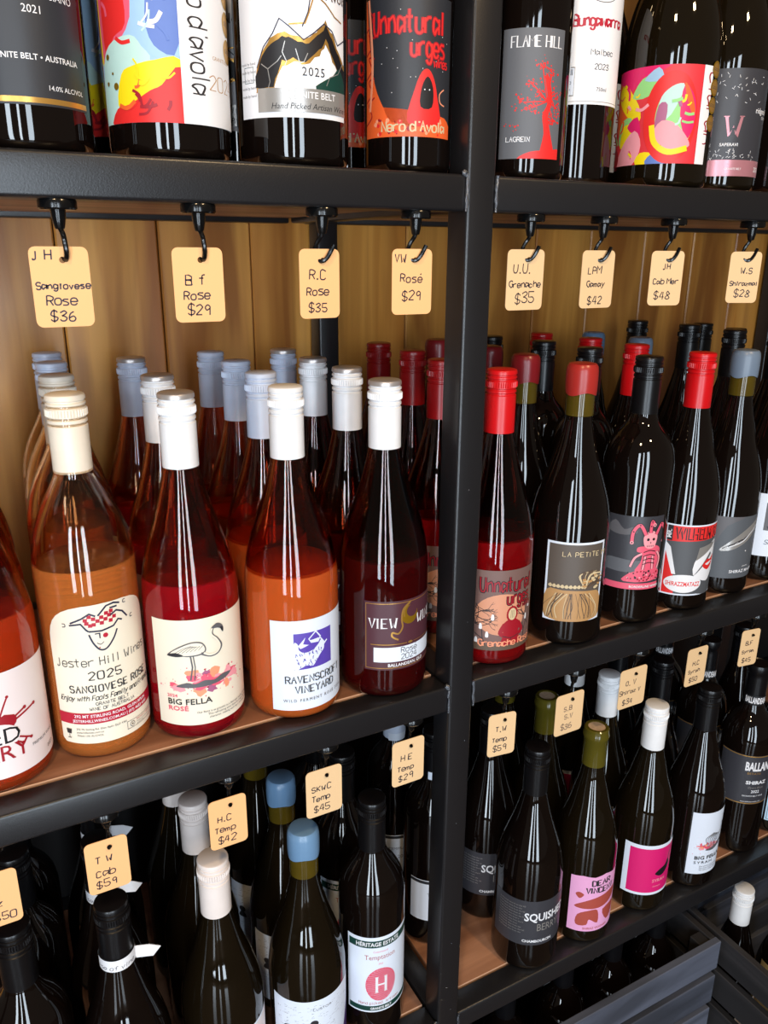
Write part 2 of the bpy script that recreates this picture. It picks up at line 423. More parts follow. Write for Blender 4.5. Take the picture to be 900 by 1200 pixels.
# ------------------------------------------------------------------ bottle bodies (profiles in U, total height 268)
PR = {
 'burgundy': [(37.5, 8), (37.5, 60), (37.5, 108), (36.6, 124), (33.6, 141), (29.0, 157), (24.0, 172), (19.4, 187), (15.8, 201), (13.2, 214), (12.4, 226), (12.3, 262)],
 'bordeaux': [(33, 8), (33, 80), (33, 156), (32.3, 170), (29.6, 182), (24.0, 193), (17.6, 202), (13.6, 211), (12.4, 222), (12.2, 262)],
 'broad':    [(36, 8), (36, 80), (36, 141), (35.2, 156), (32.6, 170), (27.6, 184), (21.0, 197), (15.8, 207), (13.2, 217), (12.6, 262)],
}
def body_profile(kind, R=None, H=268.0, inset=0.0):
    p = PR[kind]; s = (R/p[0][0]) if R else 1.0
    out = []
    for r, z in p:
        rr = r*s if r > 20 else r
        out.append((rr, z*(H/268.0)))
    return out
def inner_r(p, z):
    for (ra, za), (rb, zb) in zip(p, p[1:]):
        if za <= z <= zb: return ra+(rb-ra)*(z-za)/(zb-za)-1.6
    return p[0][0]-1.6
def glass_over(wm):
    """bottle glass where wine stands behind it: takes the wine's colour, part scattering, part clear"""
    n = wm.name+'_behind_glass'
    if n in MC: return MC[n]
    rgb = wm['rgb']; m, nt, b = nodes(n)
    b.inputs['Base Color'].default_value = lin(rgb)+(1,); b.inputs['Roughness'].default_value = 0.02
    b.inputs['Transmission Weight'].default_value = wm['clear']; b.inputs['IOR'].default_value = 1.5
    nz = nt.nodes.new('ShaderNodeTexNoise'); nz.inputs['Scale'].default_value = 10.0
    tc = nt.nodes.new('ShaderNodeTexCoord'); bp = nt.nodes.new('ShaderNodeBump'); bp.inputs['Strength'].default_value = 0.2; bp.inputs['Distance'].default_value = 0.003
    nt.links.new(tc.outputs['Object'], nz.inputs['Vector']); nt.links.new(nz.outputs['Fac'], bp.inputs['Height']); nt.links.new(bp.outputs['Normal'], b.inputs['Normal'])
    MC[n] = m
    return m
def make_body(root, kind, glass, R, H, wine=None, light_line=126.0, n=44):
    p = body_profile(kind, R, H); R0 = p[0][0]
    prof = [(0, 7), (R0*0.45, 4.5), (R0*0.80, 0.6), (R0*0.88, 0), (R0*0.955, 1.6), (R0*0.99, 4.5)]+smooth_prof(p, 3)
    bm = bmesh.new()
    if wine:
        th = 2.6
        inner = [(max(0.5, r-th), z) for r, z in smooth_prof(p, 3)]
        inner[0] = (inner[0][0], 9)
        full = prof+[(inner[-1][0], inner[-1][1])]+inner[::-1]+[(R0-5.0, 6.4), (R0*0.5, 8.5), (0, 11)]
        lathe(bm, full, n)
    else:
        lathe(bm, prof+[(0, p[-1][1])], n)
    bmesh.ops.recalc_face_normals(bm, faces=bm.faces)
    if wine:
        for f in bm.faces:
            zc_ = f.calc_center_median().z/K; rr_ = math.hypot(f.calc_center_median().x, f.calc_center_median().y)/K
            if zc_ < light_line and rr_ > 0 and (zc_ < 1 or rr_ > R0*0.955 or zc_ > 108 and rr_ > inner_r(p, zc_)): f.material_index = 1  # wine colour only below the line: brightness of the lit part put into colour
    g = build('glass', bm, [glass, glass_over(wine)] if wine else glass, root, smooth=True)
    if wine:
        bm = bmesh.new(); q = []
        for r, z in smooth_prof(p, 3):
            if z < light_line: q.append((r-th+0.35, max(z, 9.0)))
            else: break
        rt = q[-1][0]
        for (ra, za), (rb, zb) in zip(smooth_prof(p, 3), smooth_prof(p, 3)[1:]):
            if za <= light_line <= zb and zb > za: rt = ra+(rb-ra)*(light_line-za)/(zb-za)-th+0.35
        lathe(bm, [(0, 10.6), (R0*0.5, 8.2), (R0-5.0, 6.2)]+q+[(rt, light_line-0.6), (rt-0.8, light_line), (0, light_line)], n)
        bmesh.ops.recalc_face_normals(bm, faces=bm.faces)
        build('wine', bm, wine, root, smooth=True)
    return R0
def make_cap(root, kind, mat, H=268.0, top=None, extra=None):
    bm = bmesh.new()
    if kind == 'screw':
        z0 = H-55; r = 13.4
        pr = [(12.5, z0), (r, z0), (r, z0+33), (r-0.9, z0+33.6), (r-0.9, z0+34.8), (r, z0+35.4), (r, z0+37.2), (r-0.9, z0+37.8), (r-0.9, z0+38.8), (r+0.2, z0+39.4), (r+0.2, z0+45.4),
              (r-1.0, z0+46), (r-1.0, z0+47), (r, z0+47.6), (r, z0+49), (r-0.9, z0+49.5), (r-0.9, z0+50.5), (r, z0+51), (r, z0+53.2), (r-0.5, z0+54.4), (r-1.6, z0+55)]
        if top is not None:
            lathe(bm, pr[:17], 44, 0); lathe(bm, pr[16:]+[(0, z0+55)], 44, 1)
        else: lathe(bm, pr+[(0, z0+55)], 44, 0)
        # knurled band
        for i in range(44):
            a = 2*math.pi*(i+.5)/44; c_, s_ = math.cos(a), math.sin(a)
            t = (-s_, c_)
            vs_ = []
            for (rr, tt, zz) in ((r+.15, -.5, 40), (r+.15, .5, 40), (r+.75, 0, 40.2), (r+.15, -.5, 44.8), (r+.15, .5, 44.8), (r+.75, 0, 44.6)):
                vs_.append(bm.verts.new(((c_*rr+t[0]*tt)*K, (s_*rr+t[1]*tt)*K, (z0+zz)*K)))
            bm.faces.new((vs_[0], vs_[2], vs_[5], vs_[3])); bm.faces.new((vs_[2], vs_[1], vs_[4], vs_[5]))
        build('screw_cap', bm, [mat]+([top] if top else []), root, smooth=True)
    elif kind == 'wax':
        rr = 14.6; z0 = H-24
        lathe(bm, [(12.6, z0-3), (14.2, z0-3.5), (14.6, z0), (14.8, z0+8), (14.6, z0+17), (14.0, z0+21), (12.4, z0+23.4), (9, z0+24.3), (0, z0+24.0)], 36)
        for v in bm.verts:   # uneven dipped lower edge
            z = v.co.z/K
            if z < z0+1: v.co.z += K*1.6*math.sin(3*math.atan2(v.co.y, v.co.x)+1)
        build('wax_seal', bm, mat, root, smooth=True)
        bm = bmesh.new(); lathe(bm, [(12.5, z0-24), (13.2, z0-23.5), (13.2, z0-2), (12.5, z0-1.5)], 36); build('glass_neck', bm, G_neck, root, smooth=True)
    elif kind == 'cork':
        z0 = H
        lathe(bm, [(12.5, z0-46), (13.3, z0-45.5), (13.2, z0-14), (14.2, z0-12), (14.4, z0-8), (13.6, z0-6), (13.6, z0-1.2), (12.4, z0), (9.6, z0), (9.4, z0-1.5)], 36)
        build('glass_lip', bm, C_olive, root, smooth=True)
        bm = bmesh.new(); lathe(bm, [(9.4, z0-3), (9.4, z0-1.0), (0, z0-0.8)], 28); build('cork', bm, C_cork, root, smooth=True)
    elif kind == 'foil':
        z0 = H-58
        lathe(bm, [(12.5, z0), (13.0, z0), (13.1, z0+40), (13.3, z0+46), (14.3, z0+47.5), (14.5, z0+55), (13.8, z0+57.5), (12.9, z0+58), (12.0, z0+57), (0, z0+57)], 40)
        build('foil_capsule', bm, mat, root, smooth=True)

# ------------------------------------------------------------------ inks
I = dict(black=ink((24, 22, 26)), white=ink((236, 236, 240)), navy=ink((36, 38, 66)), red=ink((184, 24, 52)), crimson=ink((160, 20, 36)), grey=ink((96, 94, 98)), pink=ink((232, 92, 118)),
         lpink=ink((246, 160, 170)), hot=ink((226, 30, 104)), salmon=ink((246, 156, 120)), orange=ink((236, 98, 44)), gold=ink((206, 156, 78), 0.3, 0.6), cgold=ink((196, 150, 40), 0.3, 0.7), purple=ink((92, 70, 176)), paleblue=ink((178, 204, 232)),
         yellow=ink((246, 218, 20)), green=ink((150, 214, 130)), blue=ink((96, 124, 196)), sky=ink((160, 196, 226)), teal=ink((20, 74, 66)), rust=ink((176, 78, 66)), tan=ink((186, 142, 92)), brown=ink((98, 80, 66)),
         wheat=ink((214, 192, 152)), flame=ink((226, 42, 40)), skin=ink((216, 150, 118)), dgreen=ink((18, 62, 54)), aqua=ink((190, 224, 216)), mauve=ink((172, 96, 134)), silver=ink((176, 172, 168), 0.3, 0.5), dark=ink((46, 44, 48)), rose=ink((206, 140, 150), 0.3, 0.4), dpurple=ink((74, 46, 106)))
def paper(name, rgb, rough=0.5): return paint('paper_'+name, rgb, rough, 0, 0.02, 30, 0.05)
PA = dict(cream=paper('cream', (242, 232, 212)), white=paper('white', (240, 240, 244)), cool=paper('cool_white', (228, 236, 250)), blush=paper('blush', (240, 226, 226)), plum=paper('plum', (82, 44, 54), 0.4),
          grey=paper('grey', (98, 100, 106)), dark=paper('charcoal', (44, 46, 52), 0.45), slate=paper('slate', (58, 58, 64), 0.4), brown=paper('brown_photo', (92, 82, 74)), black=paper('black', (26, 26, 28), 0.4),
          red=paper('red_art', (222, 52, 62)), ltpink=paper('pink', (238, 170, 214)), hot=paper('magenta', (222, 24, 112)), comic=paper('comic_grey', (82, 84, 88)), photo=paper('grey_photo', (86, 90, 96)), unn=paper('brown_art', (120, 92, 86)), ltblue=paper('light_blue', (190, 220, 244)), yel=paper('kraft', (206, 178, 120)))

def wr(c, R, az0, z0, root, name='front_label'):
    return c.wrap(name, R, az0, z0, root)
def canvas(R, az0, az1, z0, z1):
    return Canvas(math.radians(az1-az0)*R, z1-z0)

def L_redrary(root, R):
    c = canvas(R, -75, 88, 12, 93); w, h = c.w, c.h
    c.rect(0, 0, w, h, PA['blush'])
    cx, cy = w*.46, h*.47
    for i, (dx, dy, k) in enumerate([(-20, 10, 1), (-12, 20, 1), (-3, 26, .8), (5, 25, 1), (11, 24, .8), (22, 11, 1), (30, 10, 1), (24, -14, .9), (17, -15, .8), (-26, -3, 1), (-17, 26, .7)]):
        c.line([(cx+dx*.3, cy+dy*.3), (cx+dx*.7, cy+dy*.72), (cx+dx, cy+dy)], 1.5*k, I['crimson'], smooth=True)
        c.circle(cx+dx, cy+dy, 1.4*k, I['crimson'], n=10); c.line([(cx, cy), (cx+dx*.45, cy+dy*.45)], 5.0*k, I['crimson'])
    c.blob(cx+1, cy+3, 14, 8, I['crimson'], .25)
    c.circle(cx, cy-6, 16, PA['blush'], ry=11, n=28)
    c.font('RED', cx+1, cy-11, 12.5, I['black']); c.font('RARY', cx+0, cy-24, 12.5, I['crimson'])
    c.font('PREMIUM WINES', w*.80, h*.20, 2.4, I['grey'], rot=0.0)
    c.font('2023', w*.86, h*.07, 3.0, I['grey'])
    c.clip(0, 0, w, h)
    return wr(c, R, -75, 12, root)

def L_jester(root, R):
    az0, az1 = -60, 74
    c = canvas(R, az0, az1, 14, 126); w, h = c.w, c.h
    pts = [(3, 0), (w-3, 0), (w, 3), (w, h*.72)]
    for i in range(1, 16):
        a = math.pi*i/16; pts.append((w/2+w/2*math.copysign(abs(math.cos(a))**.62, math.cos(a)), h*.72+h*.28*math.sin(a)**.8))
    pts += [(0, h*.72), (0, 3)]
    c.poly(pts, PA['cream'])
    m = w*.47; b = h*.815
    # jester hat and face
    for (x, y) in [(-13, 8), (-9.5, 11), (-6, 8.5), (-6, 3), (-2.5, 6), (1, 9), (1, 3.5), (4.5, 6.5), (8, 9.5), (10, 13), (5.5, 12), (9, 4), (12.5, 7), (-9, 2.5), (-12, 5)]:
        c.poly([(m+x-2, b+y-1.5), (m+x+1.6, b+y-1.9), (m+x+2, b+y+1.5), (m+x-1.6, b+y+1.9)], I['red'])
    for ln in ([(-26, 6), (-16, 10), (-9, 14), (-4, 11)], [(-27, 4), (-17, 5), (-13, -1), (-11, -3)], [(-2, 11), (6, 19), (13, 20), (19, 18)], [(9, 9), (15, 12), (21, 9), (26, 2)], [(-11, -3), (0, -4), (11, -2), (16, 3), (20, 1)], [(9, 16), (16, 16)]):
        c.line([(m+x, b+y) for x, y in ln], 1.6, I['navy'])
    c.line([(m+x, b+y) for x, y in [(-11, -6), (-8, -15), (-3, -22), (3, -22), (10, -14), (14, -6)]], 1.5, I['navy'], smooth=True)
    c.circle(m+3, b-9, 2.3, I['red'], n=14); c.line([(m-6, b-6), (m-2, b-6), (m-2, b-11)], 1.0, I['navy']); c.line([(m-5, b-15), (m-2, b-17), (m+1, b-15)], .6, I['navy'], smooth=True); c.circle(m-3, b-20, .6, I['red'], n=8)
    for dx, dy, t in ((-32, 4, 0), (24, 18, 1), (31, 1, 1)):
        a = [(1.4, 1.5), (-1, 1.2), (-1.2, -1.2), (1.4, -1.5)] if t else [(-1.4, 1.5), (1, 1.2), (1.2, -1.2), (-1.4, -1.5)]
        c.line([(m+dx+x, b+dy+y) for x, y in a], .7, I['navy'], smooth=True)
    c.zoom(1, .80, m, b, 0, 3)
    c.hand('Jester Hill Wines', w*.49, h*.575, 6.6, I['dark'], wd=.6, track=1.5, xs=.80)
    c.hand('2025', w*.46, h*.475, 6.4, I['dark'], wd=1.0, contrast=.35, track=2)
    c.hand('SANGIOVESE ROSE', w*.52, h*.385, 5.4, I['dark'], wd=1.0, contrast=.35, serif=True, xs=.84, track=2.0)
    c.hand('Enjoy with Fools Family and Friends', w*.5, h*.325, 4.0, I['dark'], wd=.55, slant=.3, xs=.74, track=.9)
    c.hand('GRANITE BELT', w*.5, h*.285, 2.5, I['grey'], wd=.4); c.hand('WINE OF AUSTRALIA', w*.5, h*.25, 2.5, I['grey'], wd=.4)
    c.rect(0, h*.150, w, h*.232, I['red'])
    c.font('292 MT STIRLING ROAD, GLEN APLIN', w*.5, h*.198, 2.5, I['white'], bold=.02); c.font('JESTERHILLWINES.COM.AU | (07) 4683 4380', w*.5, h*.163, 2.3, I['white'], bold=.02)
    y0 = 4.6
    for i, t in enumerate(['292 Mt Stirling Rd, Glen Aplin QLD 4381', 'jesterhillwines.com.au', '750ml 13% ALC/VOL']):
        c.font(t, w*.16, 7.0-i*2.8+y0, 1.6, I['grey'], align='L')
    c.frame(w*.60, y0-.2, w*.97, y0+6.4, .3, I['grey']); c.circle(w*.655, y0+3, 2.1, I['grey'], n=16); c.circle(w*.655, y0+3, 1.6, PA['cream'], n=16); c.circle(w*.655, y0+3, .8, I['dark'], n=10)
    c.font('PREGNANCY WARNING', w*.70, y0+4.2, 1.2, I['red'], align='L'); c.font('Alcohol can cause harm', w*.70, y0+2.3, 1.1, I['grey'], align='L'); c.font('to your baby', w*.70, y0+.7, 1.1, I['grey'], align='L')
    c.poly([(w*.06, y0+7.5), (w*.115, y0+7.5), (w*.108, y0+3.6), (w*.067, y0+3.6)], I['dark']); c.rect(w*.085, y0, w*.089, y0+4, I['dark']); c.rect(w*.07, y0-.2, w*.105, y0+.3, I['dark'])
    return wr(c, R, az0, 14, root)

def watersplash(c, cx, cy, s, seed=1):
    rd = random.Random(seed)
    for i in range(34):
        a = rd.uniform(0, 6.28); d = rd.uniform(.1, 1.5); x = cx+math.cos(a)*d*19*s; y = cy+math.sin(a)*d*6*s
        c.blob(x, y, rd.uniform(2, 6.5)*s, rd.uniform(1.6, 4.6)*s, I[rd.choice(['pink', 'lpink', 'lpink', 'salmon', 'mauve' if i % 9 == 0 else 'pink'])], .35, 12, i)
    c.layer += .04
    for i in range(46):
        c.dot(cx+rd.gauss(0, 18)*s, cy+rd.gauss(0, 7)*s, rd.uniform(.2, .8)*s, I[rd.choice(['pink', 'lpink', 'pink', 'crimson'])])
def flamingo(c, x, y, s, m1, m2):
    f = lambda L: [(x+a*s, y+b*s) for a, b in L]
    c.cpoly(f([(-21, 0), (-12, 7), (-2, 11), (6, 10), (9, 4), (6, 0), (-4, -1), (-12, 0)]), I['grey'], 4)
    c.cpoly(f([(-18, 1), (-12, 6), (-2, 10), (5.5, 9), (8, 4), (5, 1), (-4, 0)]), m2, 4)
    for i in range(7): c.line(f([(-15+i*3, 1.5+.4*i), (-9+i*2.6, 5.5+.3*i), (-2+i*1.2, 8-.3*i)]), .35, I['grey'], smooth=True)
    c.line(f([(5, 1), (12, -2), (18, -1), (21, 4), (18, 10), (14, 15), (15, 20), (19, 21)]), 2.3*s, I['grey'], smooth=True)
    c.line(f([(7, 1), (12, -1.5), (17.5, -.5), (20, 4), (17.5, 10), (13.5, 15), (14.7, 20), (19, 21)]), 1.5*s, m2, smooth=True)
    c.cpoly(f([(14, 20), (18, 23), (22, 21.5), (24, 18), (23.4, 14), (22, 17), (19, 19)]), I['grey'], 3); c.cpoly(f([(21, 19), (24, 18), (23.4, 14)]), m1, 2)
    c.cpoly(f([(-21, 0), (-14, 2.4), (-8, 0), (-14, -1)]), m1, 3)
    c.line(f([(-3, 0), (-2, -10), (-4, -21)]), 1.1*s, I['grey']); c.line(f([(-1, 0), (0, -10), (-1, -21)]), .8*s, I['grey'])
def L_fella(root, R):
    az0, az1 = -67, 74
    c = canvas(R, az0, az1, 13.5, 104); w, h = c.w, c.h
    c.poly([(0, 0), (w, 0), (w, h), (0, h-1)], PA['cream'])
    watersplash(c, w*.45, h*.42, 1.0, 3)
    c.cpoly([(w*.20, h*.375), (w*.29, h*.415), (w*.36, h*.40), (w*.44, h*.425), (w*.52, h*.41), (w*.60, h*.44), (w*.69, h*.43), (w*.60, h*.385), (w*.42, h*.365)], I['grey'], 3)
    flamingo(c, w*.37, h*.67, 1.0, I['dark'], PA['cream'])
    c.font('2024', w*.11, h*.275, 2.6, I['pink'], align='L', bold=.02, xs=1.2)
    c.font('BIG FELLA', w*.11, h*.205, 5.0, I['black'], align='L', bold=.015, xs=1.12); c.font('ROSÉ', w*.11, h*.145, 4.0, I['pink'], align='L', bold=.02, xs=1.25)
    for i, t in enumerate(['Our Rosé is as graceful as a flamingo wading through the', 'This refreshing wine features bright flavours and', 'character, making each sip a moment to savour']):
        c.font(t, w*.97, h*.115-i*2.7, 1.75, I['grey'], align='R')
    c.clip(0, 0, w, h)
    return wr(c, R, az0, 13.5, root)

def L_raven(root, R):
    az0, az1 = -50, 68
    c = canvas(R, az0, az1, 9, 89); w, h = c.w, c.h
    c.poly([(0, 0), (w, 0), (w, h), (0, h)], PA['cool'])
    x0, x1, y0, y1 = w*.24, w*.68, h*.46, h*.86
    c.rect(x0, y0, x1, y1, I['purple'])
    f = lambda L: [(x0+(x1-x0)*a, y0+(y1-y0)*b) for a, b in L]
    wt = PA['cool']
    c.cpoly(f([(0, .02), (.0, .72), (.10, .70), (.12, .55), (.25, .46), (.45, .50), (.60, .62), (.68, .72), (.76, .62), (.76, .45), (.66, .34), (.56, .20), (.45, .06), (.3, .10), (.15, .04)]), wt, 3)
    c.poly(f([(.10, .66), (.28, .88), (.22, .70), (.36, .66), (.16, .58)]), wt)
    c.line(f([(.54, 1.0), (.36, .82), (.42, .72), (.60, .70), (.66, .82), (.54, 1.0)]), 1.0, wt); c.poly(f([(.40, .78), (.62, .80), (.60, .70), (.44, .70)]), wt)
    c.line(f([(.66, .78), (.80, .58)]), 1.0, wt); c.line(f([(.74, .56), (.86, .66)]), 1.4, wt)
    rd = random.Random(5)
    for i in range(60):
        a, b = rd.uniform(.04, .70), rd.uniform(.06, .56)
        if b < .5+.2*a: c.line(f([(a, b), (a+rd.uniform(-.03, .04), b-.05)]), .45, I['purple'])
    c.hand('RAVENSCROFT', w*.48, h*.315, 6.0, I['black'], wd=.9, contrast=.45, serif=True, xs=.88, track=1.5)
    c.hand('VINEYARD', w*.47, h*.20, 6.0, I['black'], wd=.9, contrast=.45, serif=True, xs=.88, track=1.5)
    c.font('WILD FERMENT ROSÉ 2024', w*.48, h*.10, 2.6, I['grey'], track=1.35)
    return wr(c, R, az0, 9, root)

def L_view(root, R):
    az0, az1 = -53, 80
    c = canvas(R, az0, az1, 27, 90.5); w, h = c.w, c.h
    c.rect(0, 0, w, h, PA['plum']); c.frame(.8, 1.6, w-.8, h-1.8, .55, I['gold'])
    c.hand('VIEW', w*.18, h*.62, 8.6, I['white'], wd=1.3, contrast=.6, serif=True, xs=.86, track=1.7)
    c.hand('WINES', w*.72, h*.62, 8.6, I['white'], wd=1.3, contrast=.6, serif=True, xs=.86, track=1.7)
    c.circle(w*.45, h*.78, 8.5, I['cgold'], n=24); c.circle(w*.475, h*.83, 5.5, PA['plum'], n=20)
    c.line([(w*.46, h*.97), (w*.38, h*.88), (w*.36, h*.74), (w*.37, h*.62), (w*.33, h*.53), (w*.27, h*.55), (w*.27, h*.49), (w*.33, h*.44)], 1.5, I['gold'], smooth=True)
    c.line([(w*.45, h*.95), (w*.39, h*.86), (w*.39, h*.76)], .8, I['gold'], smooth=True)
    c.line([(w*.06, h*.38), (w*.42, h*.375)], .7, I['gold']); c.line([(w*.5, h*.375), (w*.9, h*.375)], .4, I['gold']); c.cpoly([(w*.43, h*.375), (w*.46, h*.395), (w*.49, h*.375), (w*.46, h*.355)], I['gold'], 2)
    c.rect(w*.09, h*.12, w*.93, h*.335, PA['cool'])
    c.hand('Rosé', w*.45, h*.245, 4.8, I['dark'], wd=.6); c.hand('2024', w*.45, h*.145, 4.8, I['dark'], wd=.6)
    c.font('BALLANDEAN, QLD', w*.43, h*.05, 2.9, I['white'], bold=.03)
    return wr(c, R, az0, 27, root)

def tree_lines(c, x, y, s, m, ang, n, w, rd):
    if n == 0 or s < .8: return
    x2, y2 = x+math.cos(ang)*s, y+math.sin(ang)*s
    c.line([(x, y), (x2, y2)], w, m, keep=True)
    for k in range(2 if n > 1 else 2):
        tree_lines(c, x2, y2, s*.74, m, ang+rd.uniform(-.75, .75), n-1, w*.68, rd)
def L_unn(root, R, dark=False, az0=-75, az1=44, z0=16, z1=95, sub='Grenache Rosé'):
    c = canvas(R, az0, az1, z0, z1); w, h = c.w, c.h
    c.rect(0, 0, w, h, PA['dark'] if dark else PA['unn'])
    rd = random.Random(4)
    if dark:
        c.cpoly([(0, 0), (w, 0), (w, h*.10), (w*.85, h*.16), (w*.6, h*.07), (w*.35, h*.10), (w*.25, h*.22), (w*.14, h*.4), (w*.06, h*.7), (0, h)], I['orange'], 3)
        for k in range(5): c.line([(0, h*(.1+.17*k)), (w*.10, h*(.16+.17*k)), (w*.05, h*(.25+.17*k)), (w*.14, h*(.3+.14*k))], 1.0, I['crimson'], smooth=True)
        c.line([(w*.07, h*.2), (w*.11, h*.55), (w*.05, h)], 2.4, I['salmon'], smooth=True)
        for i in range(30): c.dot(rd.uniform(.12, .95)*w, rd.uniform(.02, .13)*h, rd.uniform(.5, 1.8), I[rd.choice(['crimson', 'salmon', 'flame'])])
        for i in range(18): c.dot(rd.uniform(.2, .95)*w, rd.uniform(.3, .9)*h, .3, I['white'])
        c.cpoly([(w*.50, h*.10), (w*.56, h*.34), (w*.63, h*.47), (w*.70, h*.49), (w*.76, h*.42), (w*.80, h*.30), (w*.83, h*.10)], I['flame'], 3)
        c.cpoly([(w*.62, h*.22), (w*.63, h*.36), (w*.69, h*.44), (w*.75, h*.36), (w*.74, h*.22)], I['black'], 3)
        c.circle(w*.66, h*.345, .5, I['white'], n=6); c.circle(w*.71, h*.345, .5, I['white'], n=6)
        c.line([(w*.89, h*.36), (w*.83, h*.32), (w*.84, h*.26), (w*.90, h*.24)], .8, I['salmon'], smooth=True)
        tx = I['flame']; ty = I['wheat']
    else:
        c.circle(w*.48, h*.45, w*.34, I['skin'], ry=h*.26, n=26)
        c.layer += .04
        for bx_, by_, a in ((-2, h*.70, -.5), (-2, h*.45, -.1), (-2, h*.3, .2), (w*.9, h*.25, 2.1), (w*.30, 0, 1.9), (w*.8, h*.05, 1.5)):
            tree_lines(c, bx_, by_, 12, I['dark'], a, 5, 1.3, rd)
        for (x, y) in ((.22, .30), (.12, .22), (.30, .20), (.36, .42), (.17, .12), (.84, .36), (.76, .22), (.9, .5)):
            c.cpoly([(w*x-1.4, h*y-2.4), (w*x-1.2, h*y+2), (w*x, h*y+3.4), (w*x+1.2, h*y+2), (w*x+1.4, h*y-2.4)], I['white'], 2)
        c.cpoly([(w*.47, h*.04), (w*.50, h*.20), (w*.47, h*.30), (w*.53, h*.37), (w*.60, h*.39), (w*.68, h*.37), (w*.74, h*.30), (w*.70, h*.20), (w*.75, h*.04)], I['crimson'], 3)
        c.line([(w*.51, h*.33), (w*.46, h*.22), (w*.55, h*.17)], 4.2, I['crimson'], smooth=True); c.line([(w*.70, h*.33), (w*.76, h*.22), (w*.66, h*.17)], 4.2, I['crimson'], smooth=True)
        c.line([(w*.49, h*.18), (w*.60, h*.15), (w*.72, h*.18)], .7, I['dark'], smooth=True); c.line([(w*.60, h*.15), (w*.60, h*.04)], .6, I['dark'])
        c.circle(w*.605, h*.45, 6.0, I['crimson'], ry=8.0, n=18); c.circle(w*.605, h*.45, 4.2, I['wheat'], ry=6.0, n=18)
        for q_ in (-1.6, 0, 1.6): c.line([(w*.605+q_, h*.40), (w*.605+q_*.8, h*.50)], .35, I['brown'])
        c.cpoly([(0, 0), (w, 0), (w, h*.07), (w*.4, h*.06), (0, h*.11)], I['brown'], 2)
        tx = I['crimson']; ty = I['wheat'] if dark else I['salmon']
    for wd, m in ((2.6, I['black'] if not dark else I['crimson']), (1.25, tx)):
        c.hand('Unnatural', w*(.50 if dark else .55), h*.74, 14.0, m, wd=wd, track=1.5, xs=.50, jitter=0)
        c.hand('urges', w*.70, h*.58, 12.0, m, wd=wd, track=1.5, xs=.50)
        c.hand('wines', w*.84, h*.51, 5.5, m, wd=wd*.5, track=.6, xs=.65)
    c.hand(sub, w*.57, h*.055 if not dark else h*.04, 6.4, ty, wd=1.3, contrast=.35, xs=.85, track=1.0)
    c.clip(0, 0, w, h)
    return wr(c, R, az0, z0, root)
def L_petite(root, R):
    az0, az1 = -72, 18
    c = canvas(R, az0, az1, 26, 107); w, h = c.w, c.h
    c.rect(0, 0, w, h, PA['cool']); t = 2.2
    c.rect(t, t, w-t, h-t, PA['brown'])
    c.cpoly([(t, t), (w-t, t), (w-t, h*.34), (w*.7, h*.39), (w*.3, h*.40), (t, h*.38)], I['tan'], 3)
    rd = random.Random(9)
    for i in range(26):
        x = rd.uniform(.05, .95)*w; c.line([(x, t+.5), (x+rd.uniform(-4, 4), h*.18), (x*.6+w*.2+rd.uniform(-3, 3), h*.36)], rd.uniform(.3, .9), I[rd.choice(['brown', 'wheat', 'brown'])], smooth=True)
    for i in range(9): c.cpoly([(w*(.06+.065*i), h*.445), (w*(.10+.065*i), h*.475), (w*(.13+.065*i), h*.445), (w*(.10+.065*i), h*.425)], I['wheat'], 2)
    for i in range(15):
        a = rd.uniform(.2, 2.4); c.line([(w*.66, h*.42), (w*.66+math.cos(a)*14, h*.42+math.sin(a)*15), (w*.66+math.cos(a-.5)*24, h*.44+math.sin(a-.3)*16)], rd.uniform(.7, 1.6), I[rd.choice(['wheat', 'wheat', 'brown'])], smooth=True)
    for i in range(16): c.blob(w*rd.uniform(.62, .95), h*rd.uniform(.42, .62), 2.2, 1.4, I[rd.choice(['wheat', 'brown', 'tan'])], .3, 8, i)
    c.hand('LA PETITE MORT', w*.26, h*.83, 4.6, I['wheat'], wd=.7, track=2.0, align='L', jitter=.25)
    c.clip(t*.0, 0, w, h)
    return wr(c, R, az0, 26, root)
